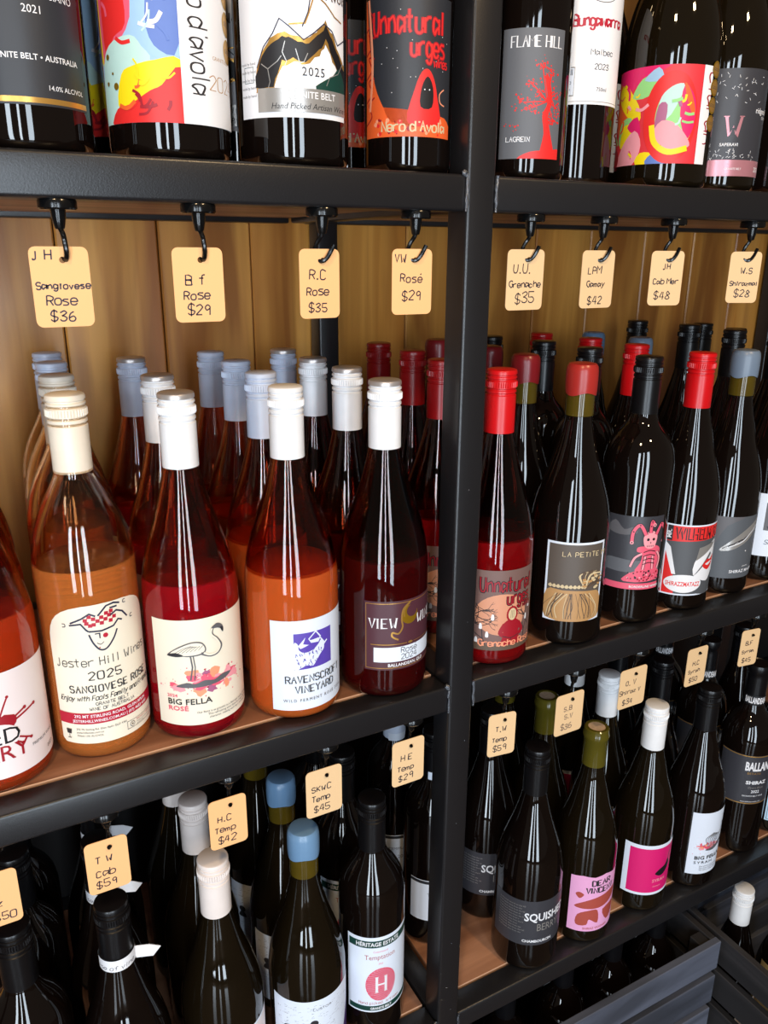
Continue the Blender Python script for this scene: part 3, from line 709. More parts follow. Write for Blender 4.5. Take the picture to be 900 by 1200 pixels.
def L_pink(root, R):
    az0, az1 = -97, 12
    c = canvas(R, az0, az1, 39, 117); w, h = c.w, c.h
    c.rect(0, 0, w, h, PA['slate'])
    c.cpoly([(0, h*.35), (w*.2, h*.42), (w*.6, h*.40), (w, h*.43), (w, h*.25), (0, h*.25)], PA['grey'], 3)
    c.rect(0, 0, w, h*.085, I['pink'])
    c.cpoly([(w*.1, h*.8), (w*.22, h*.93), (w*.36, h*.82), (w*.5, h*.86), (w*.55, h*.78), (w*.3, h*.74)], I['grey'], 3)
    f = lambda L: [(w*.76+a*15, h*.13+b*h*.74) for a, b in L]
    bk = I['black']
    c.cpoly(f([(-1.5, -.03), (-1.3, .10), (-.9, .16), (-.3, .20), (.4, .22), (1.0, .16), (1.15, .0)]), I['pink'], 3)
    c.cpoly(f([(-.8, .15), (-.5, .34), (-.45, .50), (-.8, .54), (-.75, .62), (-.2, .64), (.5, .64), (.95, .56), (.9, .36), (.8, .15)]), I['pink'], 3)
    for L in ([(-.45, .50), (-.9, .42), (-1.15, .25)], [(.7, .52), (1.0, .38), (.85, .2)], [(-.3, .2), (-.2, .45)], [(.4, .2), (.35, .45)]):
        c.line(f(L), 3.4, bk, smooth=True); c.line(f(L), 2.2, I['lpink'], smooth=True)
    for k in range(4): c.line(f([(-.35, .30+.075*k), (.1, .33+.075*k), (.55, .30+.075*k)]), .9, bk, smooth=True)
    c.cpoly(f([(-.40, .68), (-.42, .84), (.05, .92), (.55, .84), (.5, .68), (.3, .60), (-.15, .60)]), I['lpink'], 3)
    for hx_, hd in (((-.3, .84), [(-.75, 1.02), (-1.15, .90), (-1.2, .70)]), ((.45, .84), [(.85, 1.02), (1.2, .90), (1.15, .70)]), ((0, .88), [(.0, 1.0), (.05, 1.08), (.25, 1.02)])):
        L = [hx_]+hd
        c.line(f(L), 4.6, bk, smooth=True); c.line(f(L), 3.2, I['pink'], smooth=True); c.circle(*f([hd[-1]])[0], 1.9, I['lpink'], n=12)
        for t_ in hd: c.circle(*f([t_])[0], .8, bk, n=8)
    c.circle(*f([(-.13, .76)])[0], 1.5, bk, n=10); c.circle(*f([(.28, .76)])[0], 1.5, bk, n=10); c.poly(f([(.02, .71), (.12, .71), (.07, .68)]), bk)
    for k in range(5): c.line(f([(-.16+.11*k, .655), (-.16+.11*k, .625)]), .45, bk)
    rd = random.Random(12); c.layer += .04
    for i in range(46):
        p = f([(rd.uniform(-1.3, 1.05), rd.uniform(-.01, .17))])[0]; c.dot(p[0], p[1], rd.uniform(.4, 1.3), I[rd.choice(['black', 'dark', 'lpink', 'crimson'])], n=6)
    c.hand('SHIRAZ VIOGNIER MALBEC', w*.10, h*.2, 4.0, I['white'], wd=.8, rot=math.pi/2, align='L', xs=.9)
    c.font('BORDERLINE WINES', w*.76, h*.025, 2.6, I['white'], bold=.02)
    c.clip(0, 0, w, h)
    return wr(c, R, az0, 39, root)
def L_wil(root, R):
    az0, az1 = -73, 34
    c = canvas(R, az0, az1, 18, 97); w, h = c.w, c.h
    c.rect(0, 0, w, h, PA['cool']); t = 1.6
    c.rect(t, t, w-t, h-t, PA['comic'])
    c.poly([(t, t), (w*.22, t), (w*.18, h*.3), (t, h*.62)], I['flame']); c.poly([(t, h*.62), (w*.16, h*.3), (w*.22, h*.3), (w*.10, h*.68), (t, h*.74)], I['white'])
    c.cpoly([(w*.50, h*.30), (w*.54, h*.55), (w*.78, h*.70), (w-t, h*.73), (w-t, h*.25), (w*.80, h*.18)], I['white'], 3)
    c.poly([(w*.50, h*.28), (w*.56, h*.32), (w*.86, h*.56), (w*.82, h*.60)], I['grey']); c.cpoly([(w*.60, h*.12), (w*.85, h*.2), (w-t, h*.3), (w-t, t), (w*.6, t)], PA['comic'], 3)
    c.poly([(w*.52, h*.50), (w*.56, h*.68), (w*.80, h*.72), (w-t, h*.74), (w*.85, h*.66)], I['silver'])
    c.cpoly([(w*.66, h*.42), (w*.76, h*.50), (w*.84, h*.49), (w*.95, h*.54), (w*.92, h*.42), (w*.82, h*.35), (w*.74, h*.36)], I['flame'], 3); c.cpoly([(w*.72, h*.435), (w*.82, h*.455), (w*.90, h*.46), (w*.80, h*.41)], I['white'], 3)
    c.circle(w*.36, h*.17, w*.31, I['white'], ry=h*.13, n=30); c.poly([(w*.48, h*.26), (w*.62, h*.36), (w*.58, h*.23)], I['white'])
    c.font('SHIRAZZMATAZZ', w*.36, h*.135, 5.0, I['flame'], bold=.03, xs=.66)
    c.poly([(t, h*.76), (w-t, h*.80), (w-t, h-t), (t, h-t)], I['flame'])
    c.font('WILHELM SCREAM', w*.15, h*.80, 13.0, I['black'], align='L', bold=.03, xs=.52)
    c.font('WILHELM SCREAM', w*.165, h*.81, 13.0, I['flame'], align='L', bold=.0, xs=.52)
    c.rect(t, h*.77, w*.11, h-t, I['dark']); c.font('MR.', w*.09, h*.8, 4.5, I['white'], align='L', rot=math.pi/2, bold=.02)
    c.clip(0, 0, w, h)
    return wr(c, R, az0, 18, root)
def L_greyphoto(root, R):
    az0, az1 = -64, 42
    c = canvas(R, az0, az1, 20, 92); w, h = c.w, c.h
    c.rect(0, 0, w, h, PA['photo'])
    rd = random.Random(21)
    c.cpoly([(0, h*.5), (w*.2, h*.85), (w*.5, h), (w*.0, h)], I['grey'], 3)
    c.cpoly([(w*.12, h*.46), (w*.30, h*.62), (w*.60, h*.82), (w*.9, h*.93), (w*.72, h*.68), (w*.45, h*.52), (w*.28, h*.46)], I['silver'], 3)
    for i in range(16):
        x, y = rd.uniform(.12, .8), rd.uniform(0, 1); c.line([(w*x, h*(.42+.4*x)), (w*(x+.12), h*(.48+.42*x)), (w*(x+.2), h*(.50+.45*x))], rd.uniform(.3, 1.1), I[rd.choice(['white', 'dark', 'silver'])], smooth=True)
    c.line([(w*.28, h*.52), (w*.5, h*.60), (w*.64, h*.70), (w*.9, h*.86)], 1.0, I['white'], smooth=True)
    c.circle(w*.94, h*.50, 3.0, I['red'], ry=5.5, n=16); c.circle(w*.60, h*.44, .8, I['white'], n=8)
    c.font('SHIRAZ MALBEC', w*.64, h*.09, 3.6, I['white'], bold=.02, xs=1.1); c.font('GRANITE', w*.64, h*.18, 1.6, I['white'])
    c.clip(0, 0, w, h)
    return wr(c, R, az0, 20, root)
def L_farwhite(root, R):
    az0, az1 = -64, 40
    c = canvas(R, az0, az1, 31, 106); w, h = c.w, c.h
    c.rect(0, 0, w, h, PA['cool']); c.rect(w*.12, h*.42, w*.86, h*.86, I['grey'])
    rd = random.Random(3)
    for i in range(14): c.blob(w*rd.uniform(.18, .8), h*rd.uniform(.47, .8), 4, 3, I[rd.choice(['silver', 'dark', 'black'])], .4, 9, i)
    c.hand('Shiraz', w*.35, h*.2, 5, I['black'], wd=.6, slant=.3); c.font('2022', w*.6, h*.1, 3, I['grey'])
    return wr(c, R, az0, 31, root)
def L_mont(root, R):
    az0, az1 = -70, 56
    c = canvas(R, az0, az1, 22, 118); w, h = c.w, c.h
    c.rect(0, 0, w, h, PA['dark']); c.rect(0, 1.2, w, 4.0, I['gold'])
    c.font('NERO MONTEPULCIANO', w*.93, h*.55, 4.0, I['white'], align='R', xs=.95); c.font('2021', w*.62, h*.47, 4.0, I['white'])
    c.font('GRANITE BELT • AUSTRALIA', w*.93, h*.235, 3.0, I['white'], align='R', bold=.015); c.font('14.0% ALC/VOL', w*.965, h*.085, 2.6, I['white'], align='R'); c.font('750 ML', w*.25, h*.085, 2.8, I['white'], align='R')
    c.hand('GOLDEN GROVE', w*.5, h*.8, 7, I['white'], wd=.8, serif=True)
    c.clip(0, 0, w, h)
    return wr(c, R, az0, 22, root)
def L_nero(root, R):
    az0, az1 = -88, 72
    c = canvas(R, az0, az1, 18.5, 130); w, h = c.w, c.h
    c.rect(0, 0, w, h, PA['white'])
    s = .54; W = w*s; H = h*.9
    c.rect(0, 0, W, H, I['sky'])
    f = lambda L: [(W*a, H*b) for a, b in L]
    c.cpoly(f([(0, .35), (0, 1.05), (.10, 1.05), (.13, .5)]), I['yellow'], 3); c.cpoly(f([(.05, .34), (.06, 1.05), (.42, 1.05), (.50, .8), (.52, .55), (.30, .40)]), I['pink'], 3)
    c.cpoly(f([(.12, .38), (.10, .7), (.18, 1.05), (.36, 1.05), (.44, .75), (.46, .52), (.3, .46)]), I['flame'], 3)
    c.cpoly(f([(.02, .0), (.04, .30), (.2, .42), (.5, .46), (.62, .40), (.7, .3), (.4, 0)]), I['aqua'], 3)
    c.cpoly(f([(.5, 1.05), (.56, .8), (.60, .5), (.72, .35), (.9, .36), (1, .5), (1, 1.05)]), I['sky'], 3)
    c.cpoly(f([(.62, 1.05), (.70, .75), (.68, .5), (.8, .38), (1.0, .42), (1, 1.05)]), I['blue'], 3)
    c.cpoly(f([(.78, 1.05), (.80, .9), (.92, .75), (1.02, .66), (1.02, 1.05)]), I['dpurple'], 3)
    c.cpoly(f([(.28, .10), (.36, .26), (.50, .30), (.75, .33), (1, .34), (1, .12), (.7, .15), (.45, .06)]), I['yellow'], 3)
    c.cpoly(f([(.20, -.02), (.26, .08), (.45, .10), (.68, .17), (.8, .20), (1, .30), (1, -.02)]), I['flame'], 3)
    c.brush(W*.02, H*.4, W*.4, H*.95, ['flame', 'pink', 'orange', 'salmon'], 12, 1); c.brush(W*.5, H*.4, W*.92, H*.95, ['sky', 'blue', 'white', 'aqua'], 14, 2); c.brush(W*.3, H*.02, W*.9, H*.12, ['flame', 'orange', 'crimson'], 8, 3); c.brush(W*.4, H*.18, W*.9, H*.26, ['yellow', 'orange', 'yellow'], 5, 4)
    for x, y, r in ((.17, .36, 1.6), (.14, .22, 1.2), (.28, .20, 2.0), (.24, .27, .8)): c.circle(W*x, H*y, r, I['cgold'], n=12)
    c.rect(W, 0, w, H, PA['white'])
    c.hand('nero d\'avola', w*.60, h*.785, 12.5, I['dark'], wd=1.5, contrast=.45, rot=-math.pi/2, align='L', track=1.1, xs=.62)
    c.font('GRANITE BELT', w*.84, h*.33, 2.2, I['tan']); c.hand('2024', w*.84, h*.18, 8.0, I['tan'], wd=.7, contrast=.4)
    c.clip(0, 0, w, h)
    return wr(c, R, az0, 18.5, root)
def medals(root, R, az, z, n, dz, r=7.0):
    c = Canvas(2*r, n*dz+2*r)
    for i in range(n):
        c.circle(r, r+i*dz, r, I['cgold'], n=24); c.circle(r, r+i*dz, r*.78, I['gold'], n=20); c.font('GOLD', r, r+i*dz-1, 2.4, I['brown'], bold=.02)
    return c.wrap('medal_sticker', R+.8, az, z, root)
def L_opal(root, R):
    az0, az1 = -80, 40
    c = canvas(R, az0, az1, 27.5, 130); w, h = c.w, c.h
    c.rect(0, 0, w, h, PA['white'])
    x0 = w*.19
    for i in range(9): c.font('Granite belt wine made by hand', x0*.92, h*(.95-.035*i) if i < 4 else h*(.30-.045*(i-4)), 1.7, I['grey'], align='R')
    c.frame(x0*.25, h*.20, x0*.8, h*.29, .3, I['teal'])
    X = lambda a: x0+(w-x0)*a
    blk = I['black']
    rj = random.Random(77)
    top = [(-.02, .22), (.06, .33), (.16, .40), (.27, .44), (.38, .43), (.50, .40), (.62, .45), (.72, .52), (.80, .45), (.90, .36), (1.02, .29)]
    low = [(1.02, .19), (.90, .27), (.80, .36), (.72, .45), (.64, .38), (.50, .31), (.38, .33), (.27, .31), (.20, .22), (.17, .165), (-.02, .165)]
    def jag(L, off):
        q = []
        for (a, b), (a2, b2) in zip(L, L[1:]+[L[-1]]):
            for k in range(3): q.append((X(a+(a2-a)*k/3+rj.uniform(-.008, .008)), h*(b+(b2-b)*k/3+off+rj.uniform(-.010, .010))))
        return q
    c.poly(jag(top, .028)+jag(low, -.022), I['gold']); c.poly(jag(top, .006)+jag(low, -.002), I['black'])
    for a in ([(.30, .42), (.27, .36), (.31, .31), (.29, .28)], [(.05, .30), (.12, .27), (.14, .2), (.12, .165)], [(.12, .27), (.22, .31), (.26, .34)], [(.42, .30), (.48, .31), (.52, .36)], [(.40, .38), (.44, .30)]): c.line([(X(x), h*y) for x, y in a], .5, I['silver'])
    c.cpoly([(X(.60), h*.165), (X(.70), h*.22), (X(.80), h*.25), (X(.90), h*.30), (X(1), h*.22), (X(1), h*.14)], I['dgreen'], 3)
    c.line([(X(0), h*.28), (X(.08), h*.39), (X(.18), h*.46), (X(.25), h*.54), (X(.34), h*.50), (X(.48), h*.43), (X(.58), h*.47), (X(.70), h*.53), (X(.80), h*.50), (X(.88), h*.43), (X(1), h*.47)], .7, I['navy'])
    c.line([(X(.34), h*.51), (X(.5), h*.52), (X(.54), h*.58), (X(.60), h*.68), (X(.72), h*.64), (X(.84), h*.58), (X(.95), h*.56)], .9, I['gold']); c.line([(X(.47), h*.50), (X(.53), h*.58), (X(.57), h*.70), (X(.66), h*.9)], .7, I['navy'])
    for k in range(0): c.line([(X(.15+.05*k), h*.46), (X(.18+.06*k), h*.38), (X(.14+.05*k), h*.30)], .4, I['silver'])
    c.line([(X(.72), h*.19), (X(.76), h*.24), (X(.88), h*.27), (X(.97), h*.34)], .5, I['silver'])
    c.font('Nero d\'Avola', X(.66), h*.66, 6.5, I['brown'], bold=.01)
    c.font('2025', X(.58), h*.235, 5.2, I['black'], track=1.15)
    c.rect(x0, h*.03, w, h*.165, I['silver'])
    c.font('GRANITE BELT', X(.55), h*.11, 4.0, I['white'], bold=.01); c.font('Hand Picked Artisan Wine', X(.56), h*.048, 3.6, I['black'], shear=.25)
    c.clip(0, 0, w, h)
    return wr(c, R, az0, 27.5, root)
def L_flame(root, R):
    az0, az1 = -71, 15
    c = canvas(R, az0, az1, 14, 102); w, h = c.w, c.h
    c.rect(0, 0, w, h, PA['grey'])
    c.hand('FLAME HILL', w*.54, h*.86, 7.2, I['white'], wd=1.0, contrast=.6, serif=True, xs=.74, track=1.0)
    c.cpoly([(w*.30, 0), (w*.5, h*.055), (w*.8, h*.07), (w*1.02, h*.08), (w*1.05, -2), (w*.5, -2)], I['flame'], 3)
    c.cpoly([(w*.66, h*.03), (w*.70, h*.2), (w*.66, h*.34), (w*.74, h*.45), (w*.68, h*.62), (w*.74, h*.64), (w*.82, h*.46), (w*.76, h*.34), (w*.82, h*.2), (w*.9, h*.03)], I['flame'], 3)
    rd = random.Random(8); c.layer += .04
    for cx, cy, rr in ((.62, .72, .11), (.48, .58, .10), (.36, .44, .12), (.50, .40, .10), (.60, .50, .08), (.88, .52, .12), (.92, .40, .1), (.78, .66, .10), (.85, .30, .09)):
        c.line([(w*.73, h*.45), (w*cx, h*cy)], .9, I['flame'])
        for i in range(26): c.dot(w*cx+rd.gauss(0, rr*w*.55), h*cy+rd.gauss(0, rr*w*.5), rd.uniform(.3, .95), I['flame'], n=5)
    for i in range(10): c.circle(w*rd.uniform(.0, .3), h*rd.uniform(.22, .28), rd.uniform(.3, .8), I['flame'], n=5)
    c.hand('LAGREIN', w*.30, h*.135, 3.2, I['white'], wd=.5, serif=True)
    c.clip(0, 0, w, h)
    return wr(c, R, az0, 14, root)
def L_bunga(root, R):
    az0, az1 = -60, 48
    c = canvas(R, az0, az1, 63, 150); w, h = c.w, c.h
    c.rect(0, 0, w, h, PA['white']); c.frame(-5, 2, w-3, h+5, .4, I['grey']); n0 = len(c.polys)
    c.hand('Bungawarra', w*.54, h*.66, 8.0, I['red'], wd=1.9, contrast=.4, serif=True, xs=.72, track=.8)
    c.circle(w*.56, h*.93, 13, I['grey'], ry=7, n=24); c.circle(w*.56, h*.93, 12.4, PA['white'], ry=6.4, n=24)
    for i in range(5): c.line([(w*.42+i*3.2, h*.88), (w*.44+i*3.2, h*.96)], .8, I['grey'])
    c.hand('Malbec', w*.60, h*.42, 4.2, I['dark'], wd=.5, serif=False); c.hand('2023', w*.60, h*.30, 4.0, I['dark'], wd=.5); c.font('750ml', w*.62, h*.115, 3.0, I['dark'])
    c.rect(w*.03, h*.07, w*.24, h*.32, I['silver']); c.rect(w*.04, h*.08, w*.23, h*.31, PA['cool'])
    for i in range(9): c.rect(w*.06+i*1.1, h*.25, w*.06+i*1.1+.5, h*.30, I['black'])
    c.font('45.00', w*.135, h*.17, 2.6, I['dark']); c.font('Malbec', w*.135, h*.12, 1.8, I['dark'])
    c.slide(n0, -0.10, 1)
    c.clip(0, 0, w, h)
    return wr(c, R, az0, 63, root)
def L_ciara(root, R):
    az0, az1 = -128, 12
    c = canvas(R, az0, az1, 18, 93); w, h = c.w, c.h
    c.rect(0, 0, w, h, PA['red'])
    W = w*.90
    f = lambda L: [(W*a, h*b) for a, b in L]
    c.cpoly(f([(0, .9), (.1, 1), (.5, 1.02), (.7, 1.02), (.4, .85), (.2, .75)]), I['hot'], 3)
    c.cpoly(f([(.0, .55), (.0, .88), (.2, .8), (.35, .6), (.3, .4), (.1, .35)]), I['orange'], 3)
    c.cpoly(f([(.05, .75), (.18, .86), (.38, .62), (.40, .45), (.24, .52)]), I['yellow'], 3)
    c.cpoly(f([(.3, .7), (.4, .88), (.55, .9), (.48, .7)]), I['green'], 3); c.cpoly(f([(.42, .86), (.55, .98), (.6, .85)]), I['sky'], 3)
    c.cpoly(f([(.12, .25), (.15, .45), (.3, .5), (.38, .3), (.25, .2)]), I['green'], 3); c.cpoly(f([(.16, .2), (.2, .42), (.34, .4), (.32, .2)]), I['yellow'], 3)
    c.cpoly(f([(.26, .4), (.38, .5), (.42, .3)]), I['hot'], 3)
    c.cpoly(f([(.12, 0), (.2, .2), (.36, .36), (.44, .2), (.36, 0)]), I['lpink'], 3); c.cpoly(f([(.0, 0), (.04, .2), (.14, .12), (.12, 0)]), I['crimson'], 3)
    c.cpoly(f([(.40, 0), (.44, .12), (.6, .1), (.66, 0)]), I['yellow'], 3); c.cpoly(f([(.5, 0), (.55, .1), (.68, .08), (.7, 0)]), I['blue'], 3)
    c.circle(W*.70, h*.47, W*.255, I['flame'], ry=h*.47, n=40)
    c.circle(W*.74, h*.46, W*.185, I['green'], ry=h*.33, n=36)
    c.cpoly(f([(.58, .6), (.62, .72), (.72, .8), (.80, .78), (.70, .5), (.60, .45)]), I['aqua'], 3); c.cpoly(f([(.56, .35), (.58, .6), (.66, .6), (.64, .35)]), I['mauve'], 3)
    c.cpoly(f([(.80, .80), (.92, .65), (.93, .4), (.86, .25), (.78, .5)]), I['hot'], 3); c.cpoly(f([(.80, .82), (.86, .74), (.93, .55), (.90, .5), (.82, .7)]), I['orange'], 3)
    c.cpoly(f([(.55, .3), (.62, .44), (.76, .40), (.90, .22), (.86, .16), (.68, .16)]), I['lpink'], 3)
    c.line(f([(.53, .40), (.57, .22), (.70, .12), (.88, .16)]), 4.5, I['yellow'], smooth=True)
    c.brush(W*.02, h*.05, W*.4, h*.9, ['hot', 'yellow', 'orange', 'lpink', 'green'], 14, 5); c.brush(W*.55, h*.3, W*.85, h*.7, ['green', 'aqua', 'mauve', 'yellow'], 7, 6)
    c.rect(w*.885, 0, w, h, PA['white'])
    c.hand('ciaran', w*.955, h*.93, 9.0, I['crimson'], wd=1.7, contrast=.5, rot=-math.pi/2, align='L', xs=1.25, track=1.2)
    c.clip(0, 0, w, h)
    return wr(c, R, az0, 18, root)
def L_W(root, R):
    az0, az1 = -66, 46
    c = canvas(R, az0, az1, 13, 101); w, h = c.w, c.h
    c.rect(0, 0, w, h, PA['slate'])
    c.rect(0, 0, w, h*.155, I['rose']); n0 = len(c.polys)
    c.hand('W', w*.40, h*.38, 16, I['rose'], wd=2.6, contrast=.7, serif=True, xs=1.15)
    c.font('SAPERAVI', w*.36, h*.285, 2.6, I['white'], bold=.02, xs=1.1); c.font('ridgemill', w*.99, h*.60, 4.6, I['white'], align='R', bold=.02); c.font('ESTATE', w*.99, h*.55, 2.4, I['white'], align='R')
    rd = random.Random(2)
    for i in range(70):
        e = rd.random(); x = w*rd.uniform(.06, .75); y = h*(rd.uniform(.17, .25) if e < .5 else rd.uniform(.68, .95)); a = rd.uniform(0, 6.28)
        c.line([(x, y), (x+2.2*math.cos(a), y+2.2*math.sin(a))], .35, I['white'], keep=True)
    c.font('2021', w*.97, h*.05, 4.2, I['white'], align='R', bold=.02); c.font('GRANITE BELT', w*.45, h*.06, 1.8, I['white'])
    c.slide(n0, -0.07, 0.98)
    c.clip(0, 0, w, h)
    return wr(c, R, az0, 13, root)
def L_heritage(root, R):
    az0, az1 = -72, 82
    c = canvas(R, az0, az1, 36, 131); w, h = c.w, c.h
    c.rect(0, 0, w, h, PA['cool'])
    c.rect(w*.02, h*.865, w, h*.955, I['dgreen']); c.rect(w*.02, h*.02, w, h*.085, I['dgreen']); n0 = len(c.polys); c.font('HÉRITAGE ESTATE', w*.52, h*.885, 4.8, I['white'], bold=.035, xs=1.02)
    c.font('Customwood', w*.55, h*.80, 2.4, I['pink']); c.font('Temptation', w*.55, h*.71, 6.0, I['rust'], xs=1.0); c.font('2023', w*.55, h*.64, 2.2, I['pink'])
    c.circle(w*.56, h*.37, w*.22, I['pink'], ry=h*.22, n=32)
    for i in range(22):
        t = -1+2*(i+.5)/22; y = h*.37+h*.22*t; q = w*.22*math.sqrt(max(0, 1-t*t)); c.line([(w*.56-q, y-1.2), (w*.56+q, y+1.2)], .5, PA['cool'], keep=True)
    c.hand('H', w*.56, h*.27, 19, I['white'], wd=3.2, contrast=.3, serif=True, xs=.9)
    c.hand('Hand picked, Artisan', w*.54, h*.105, 3.6, I['rust'], wd=.4, xs=.9); c.font('GRANITE BELT', w*.56, h*.035, 3.0, I['white'], bold=.04)
    c.slide(n0, -0.06, 0.82)
    c.clip(0, 0, w, h)
    return wr(c, R, az0, 36, root)
def L_blue(root, R):
    az0, az1 = -80, 78
    c = canvas(R, az0, az1, 16, 102); w, h = c.w, c.h
    c.rect(0, 0, w, h, PA['cool'])
    rd = random.Random(6)
    for i in range(240):
        x, y = w*rd.uniform(.05, .98), h*rd.uniform(.25, .93); c.line([(x, y), (x+rd.uniform(1, 4), y+rd.uniform(-.6, 1.5))], .25, I['grey'], keep=True)
    c.cpoly([(w*.72, 0), (w*.84, h*.55), (w, h*.82), (w, 0)], I['dpurple'], 3)
    for x, y in ((.16, .60), (.42, .68)): c.circle(w*x, h*y, 4.0, I['dark'], n=16); c.cpoly([(w*x-5, h*y-10), (w*x, h*y-2), (w*x+5, h*y-10)], I['dark'], 3)
    c.hand('Custom', w*.5, h*.86, 3.4, I['grey'], wd=.4)
    return wr(c, R, az0, 16, root)
def L_whitehc(root, R):
    az0, az1 = -30, 80
    c = canvas(R, az0, az1, 16, 101); w, h = c.w, c.h
    c.rect(0, 0, w, h, PA['cool']); c.rect(w*.03, 2, w-1.5, h-2.5, PA['blush']); c.font('TEMPRANILLO', w*.5, h*.4, 6, I['crimson'])
    return wr(c, R, az0, 16, root)
def L_squish(root, R):
    az0, az1 = -102, 50
    c = canvas(R, az0, az1, 37, 97); w, h = c.w, c.h
    c.rect(0, 0, w, h, PA['slate'])
    for i in range(11): c.font('Small batch wine from the hills'[0:30-(i*5) % 9], w*.08, h*(.86-.06*i), 1.9, I['silver'], align='L')
    c.font('SQUISHED', w*.39, h*.56, 10.6, I['white'], align='L', bold=.03, xs=.80) ; c.font('BERRY', w*.53, h*.33, 10.0, I['silver'], align='L', xs=.72)
    c.line([(w*.84, h*.78), (w*.93, h*.80), (w*1.0, h*.92)], .6, I['flame']); c.line([(w*.88, h*.72), (w*.96, h*.86)], .4, I['pink'])
    c.font('CHAMBOURCIN', w*.38, h*.07, 3.4, I['white'], align='L', bold=.04)
    c.clip(0, 0, w, h)
    return wr(c, R, az0, 37, root)
def L_vincent(root, R):
    az0, az1 = -64, 44
    c = canvas(R, az0, az1, 18, 97); w, h = c.w, c.h
    c.poly([(0, 0), (w, 0), (w, h*.99), (w*.8, h*.96), (w*.6, h), (w*.4, h*.965), (w*.2, h*.99), (0, h*.96)], PA['ltpink'])
    c.hand('DEAR', w*.54, h*.82, 7.0, I['dark'], wd=1.9, contrast=.4, serif=True, rot=.05); c.hand('VINCENT', w*.54, h*.69, 7.2, I['dark'], wd=1.9, contrast=.4, serif=True, rot=.0, xs=.9)
    c.cpoly([(w*.10, h*.66), (w*.16, h*.70), (w*.24, h*.66), (w*.17, h*.59)], I['rust'], 3)
    c.cpoly([(w*.09, h*.44), (w*.30, h*.56), (w*.6, h*.63), (w*.92, h*.66), (w*.86, h*.50), (w*.6, h*.42), (w*.3, h*.41)], I['rust'], 3)
    c.cpoly([(w*.14, h*.12), (w*.16, h*.30), (w*.34, h*.38), (w*.50, h*.37), (w*.52, h*.14), (w*.36, h*.22), (w*.32, h*.12)], I['rust'], 3); c.cpoly([(w*.60, h*.36), (w*.92, h*.39), (w*.88, h*.20), (w*.72, h*.13)], I['rust'], 3)
    c.font('SHIRAZ VIOGNIER', w*.5, h*.035, 3.0, I['rust'], bold=.02, xs=.95)
    return wr(c, R, az0, 18, root)
def L_magenta(root, R):
    az0, az1 = -76, 40
    c = canvas(R, az0, az1, 26, 98); w, h = c.w, c.h
    c.rect(0, 0, w, h, PA['cool']); c.rect(w*.09, 3.5, w-2, h-5, PA['hot'])
    c.cpoly([(w*.54, h*.42), (w*.62, h*.50), (w*.74, h*.55), (w*.80, h*.64), (w*.86, h*.54), (w*.78, h*.42), (w*.66, h*.36)], I['black'], 3); c.line([(w*.78, h*.55), (w*.88, h*.92)], 1.3, I['black'])
    c.font('SYRAH', w*.50, h*.25, 4.6, I['lpink'], align='L', bold=.01); c.font('GRANITE', w*.52, h*.15, 2.0, I['lpink'], align='L')
    c.clip(0, 0, w, h)
    return wr(c, R, az0, 26, root)
def L_bfsyrah(root, R):
    az0, az1 = -50, 44
    c = canvas(R, az0, az1, 22, 113); w, h = c.w, c.h
    c.rect(0, 0, w, h, PA['cool']); watersplash(c, w*.48, h*.45, .62, 11)
    c.cpoly([(w*.35, h*.40), (w*.6, h*.45), (w*.9, h*.56), (w*.8, h*.46), (w*.55, h*.38)], I['grey'], 3)
    for i in range(7): c.line([(w*.42+i*1.4, h*.44), (w*.34+i*2.8, h*.58), (w*.52+i*1.7, h*.66-i*.6)], .6, I['dark'], smooth=True)
    c.circle(w*.80, h*.76, 1.6, I['dark'], n=8); c.line([(w*.62, h*.52), (w*.74, h*.62), (w*.80, h*.76)], .8, I['dark'], smooth=True)
    c.font('BIG FELLA', w*.14, h*.245, 5.2, I['black'], align='L', bold=.02, xs=1.2); c.font('SYRAH', w*.14, h*.175, 3.8, I['dark'], align='L', xs=1.4, track=1.2)
    for i in range(3): c.font('This wine is a bold moment to savour', w*.92, h*.12-i*2.8, 1.8, I['grey'], align='R')
    c.clip(0, 0, w, h)
    return wr(c, R, az0, 22, root)
def L_bal(root, R):
    az0, az1 = -105, 44
    c = canvas(R, az0, az1, 79, 152); w, h = c.w, c.h
    c.rect(0, 0, w, h, PA['slate']); c.rect(0, h-1.8, w, h-.6, I['gold']); c.rect(0, .6, w, 1.8, I['gold']); n0 = len(c.polys)
    c.font('BALLANDEAN', w*.54, h*.70, 12.5, I['white'], align='L', bold=.05, xs=.52); c.font('ESTATE', w*.58, h*.62, 3.0, I['gold'], align='L', xs=1.3)
    c.font('SHIRAZ', w*.74, h*.42, 5.0, I['white'], bold=.05, xs=1.2); c.font('Opera Block', w*.74, h*.33, 3.0, I['silver'], shear=.3); c.font('2022', w*.74, h*.24, 4.2, I['white'], bold=.02); c.font('GRANITE BELT WINE', w*.72, h*.16, 2.2, I['white'])
    c.font('www.ballandeanestate.com', w*.70, h*.045, 1.8, I['white'])
    c.slide(n0, -0.16, 0.98)
    c.clip(0, 0, w, h); wr(c, R, az0, 79, root)
    c = Canvas(30, 14); c.rect(0, 0, 30, 14, PA['black']); c.font('BALLANDEAN', 15, 3, 8.5, I['white'], bold=.05, xs=.36)
    return c.wrap('neck_label', 13.6, -105, 213, root)
def L_ltblue(root, R):
    az0, az1 = -60, 60
    c = canvas(R, az0, az1, 20, 112); w, h = c.w, c.h
    c.rect(0, 0, w, h, PA['ltblue']); c.font('SHIRAZ', w*.5, h*.4, 8, I['navy']); c.frame(2, 2, w-2, h-2, .6, I['navy'])
    return wr(c, R, az0, 20, root)
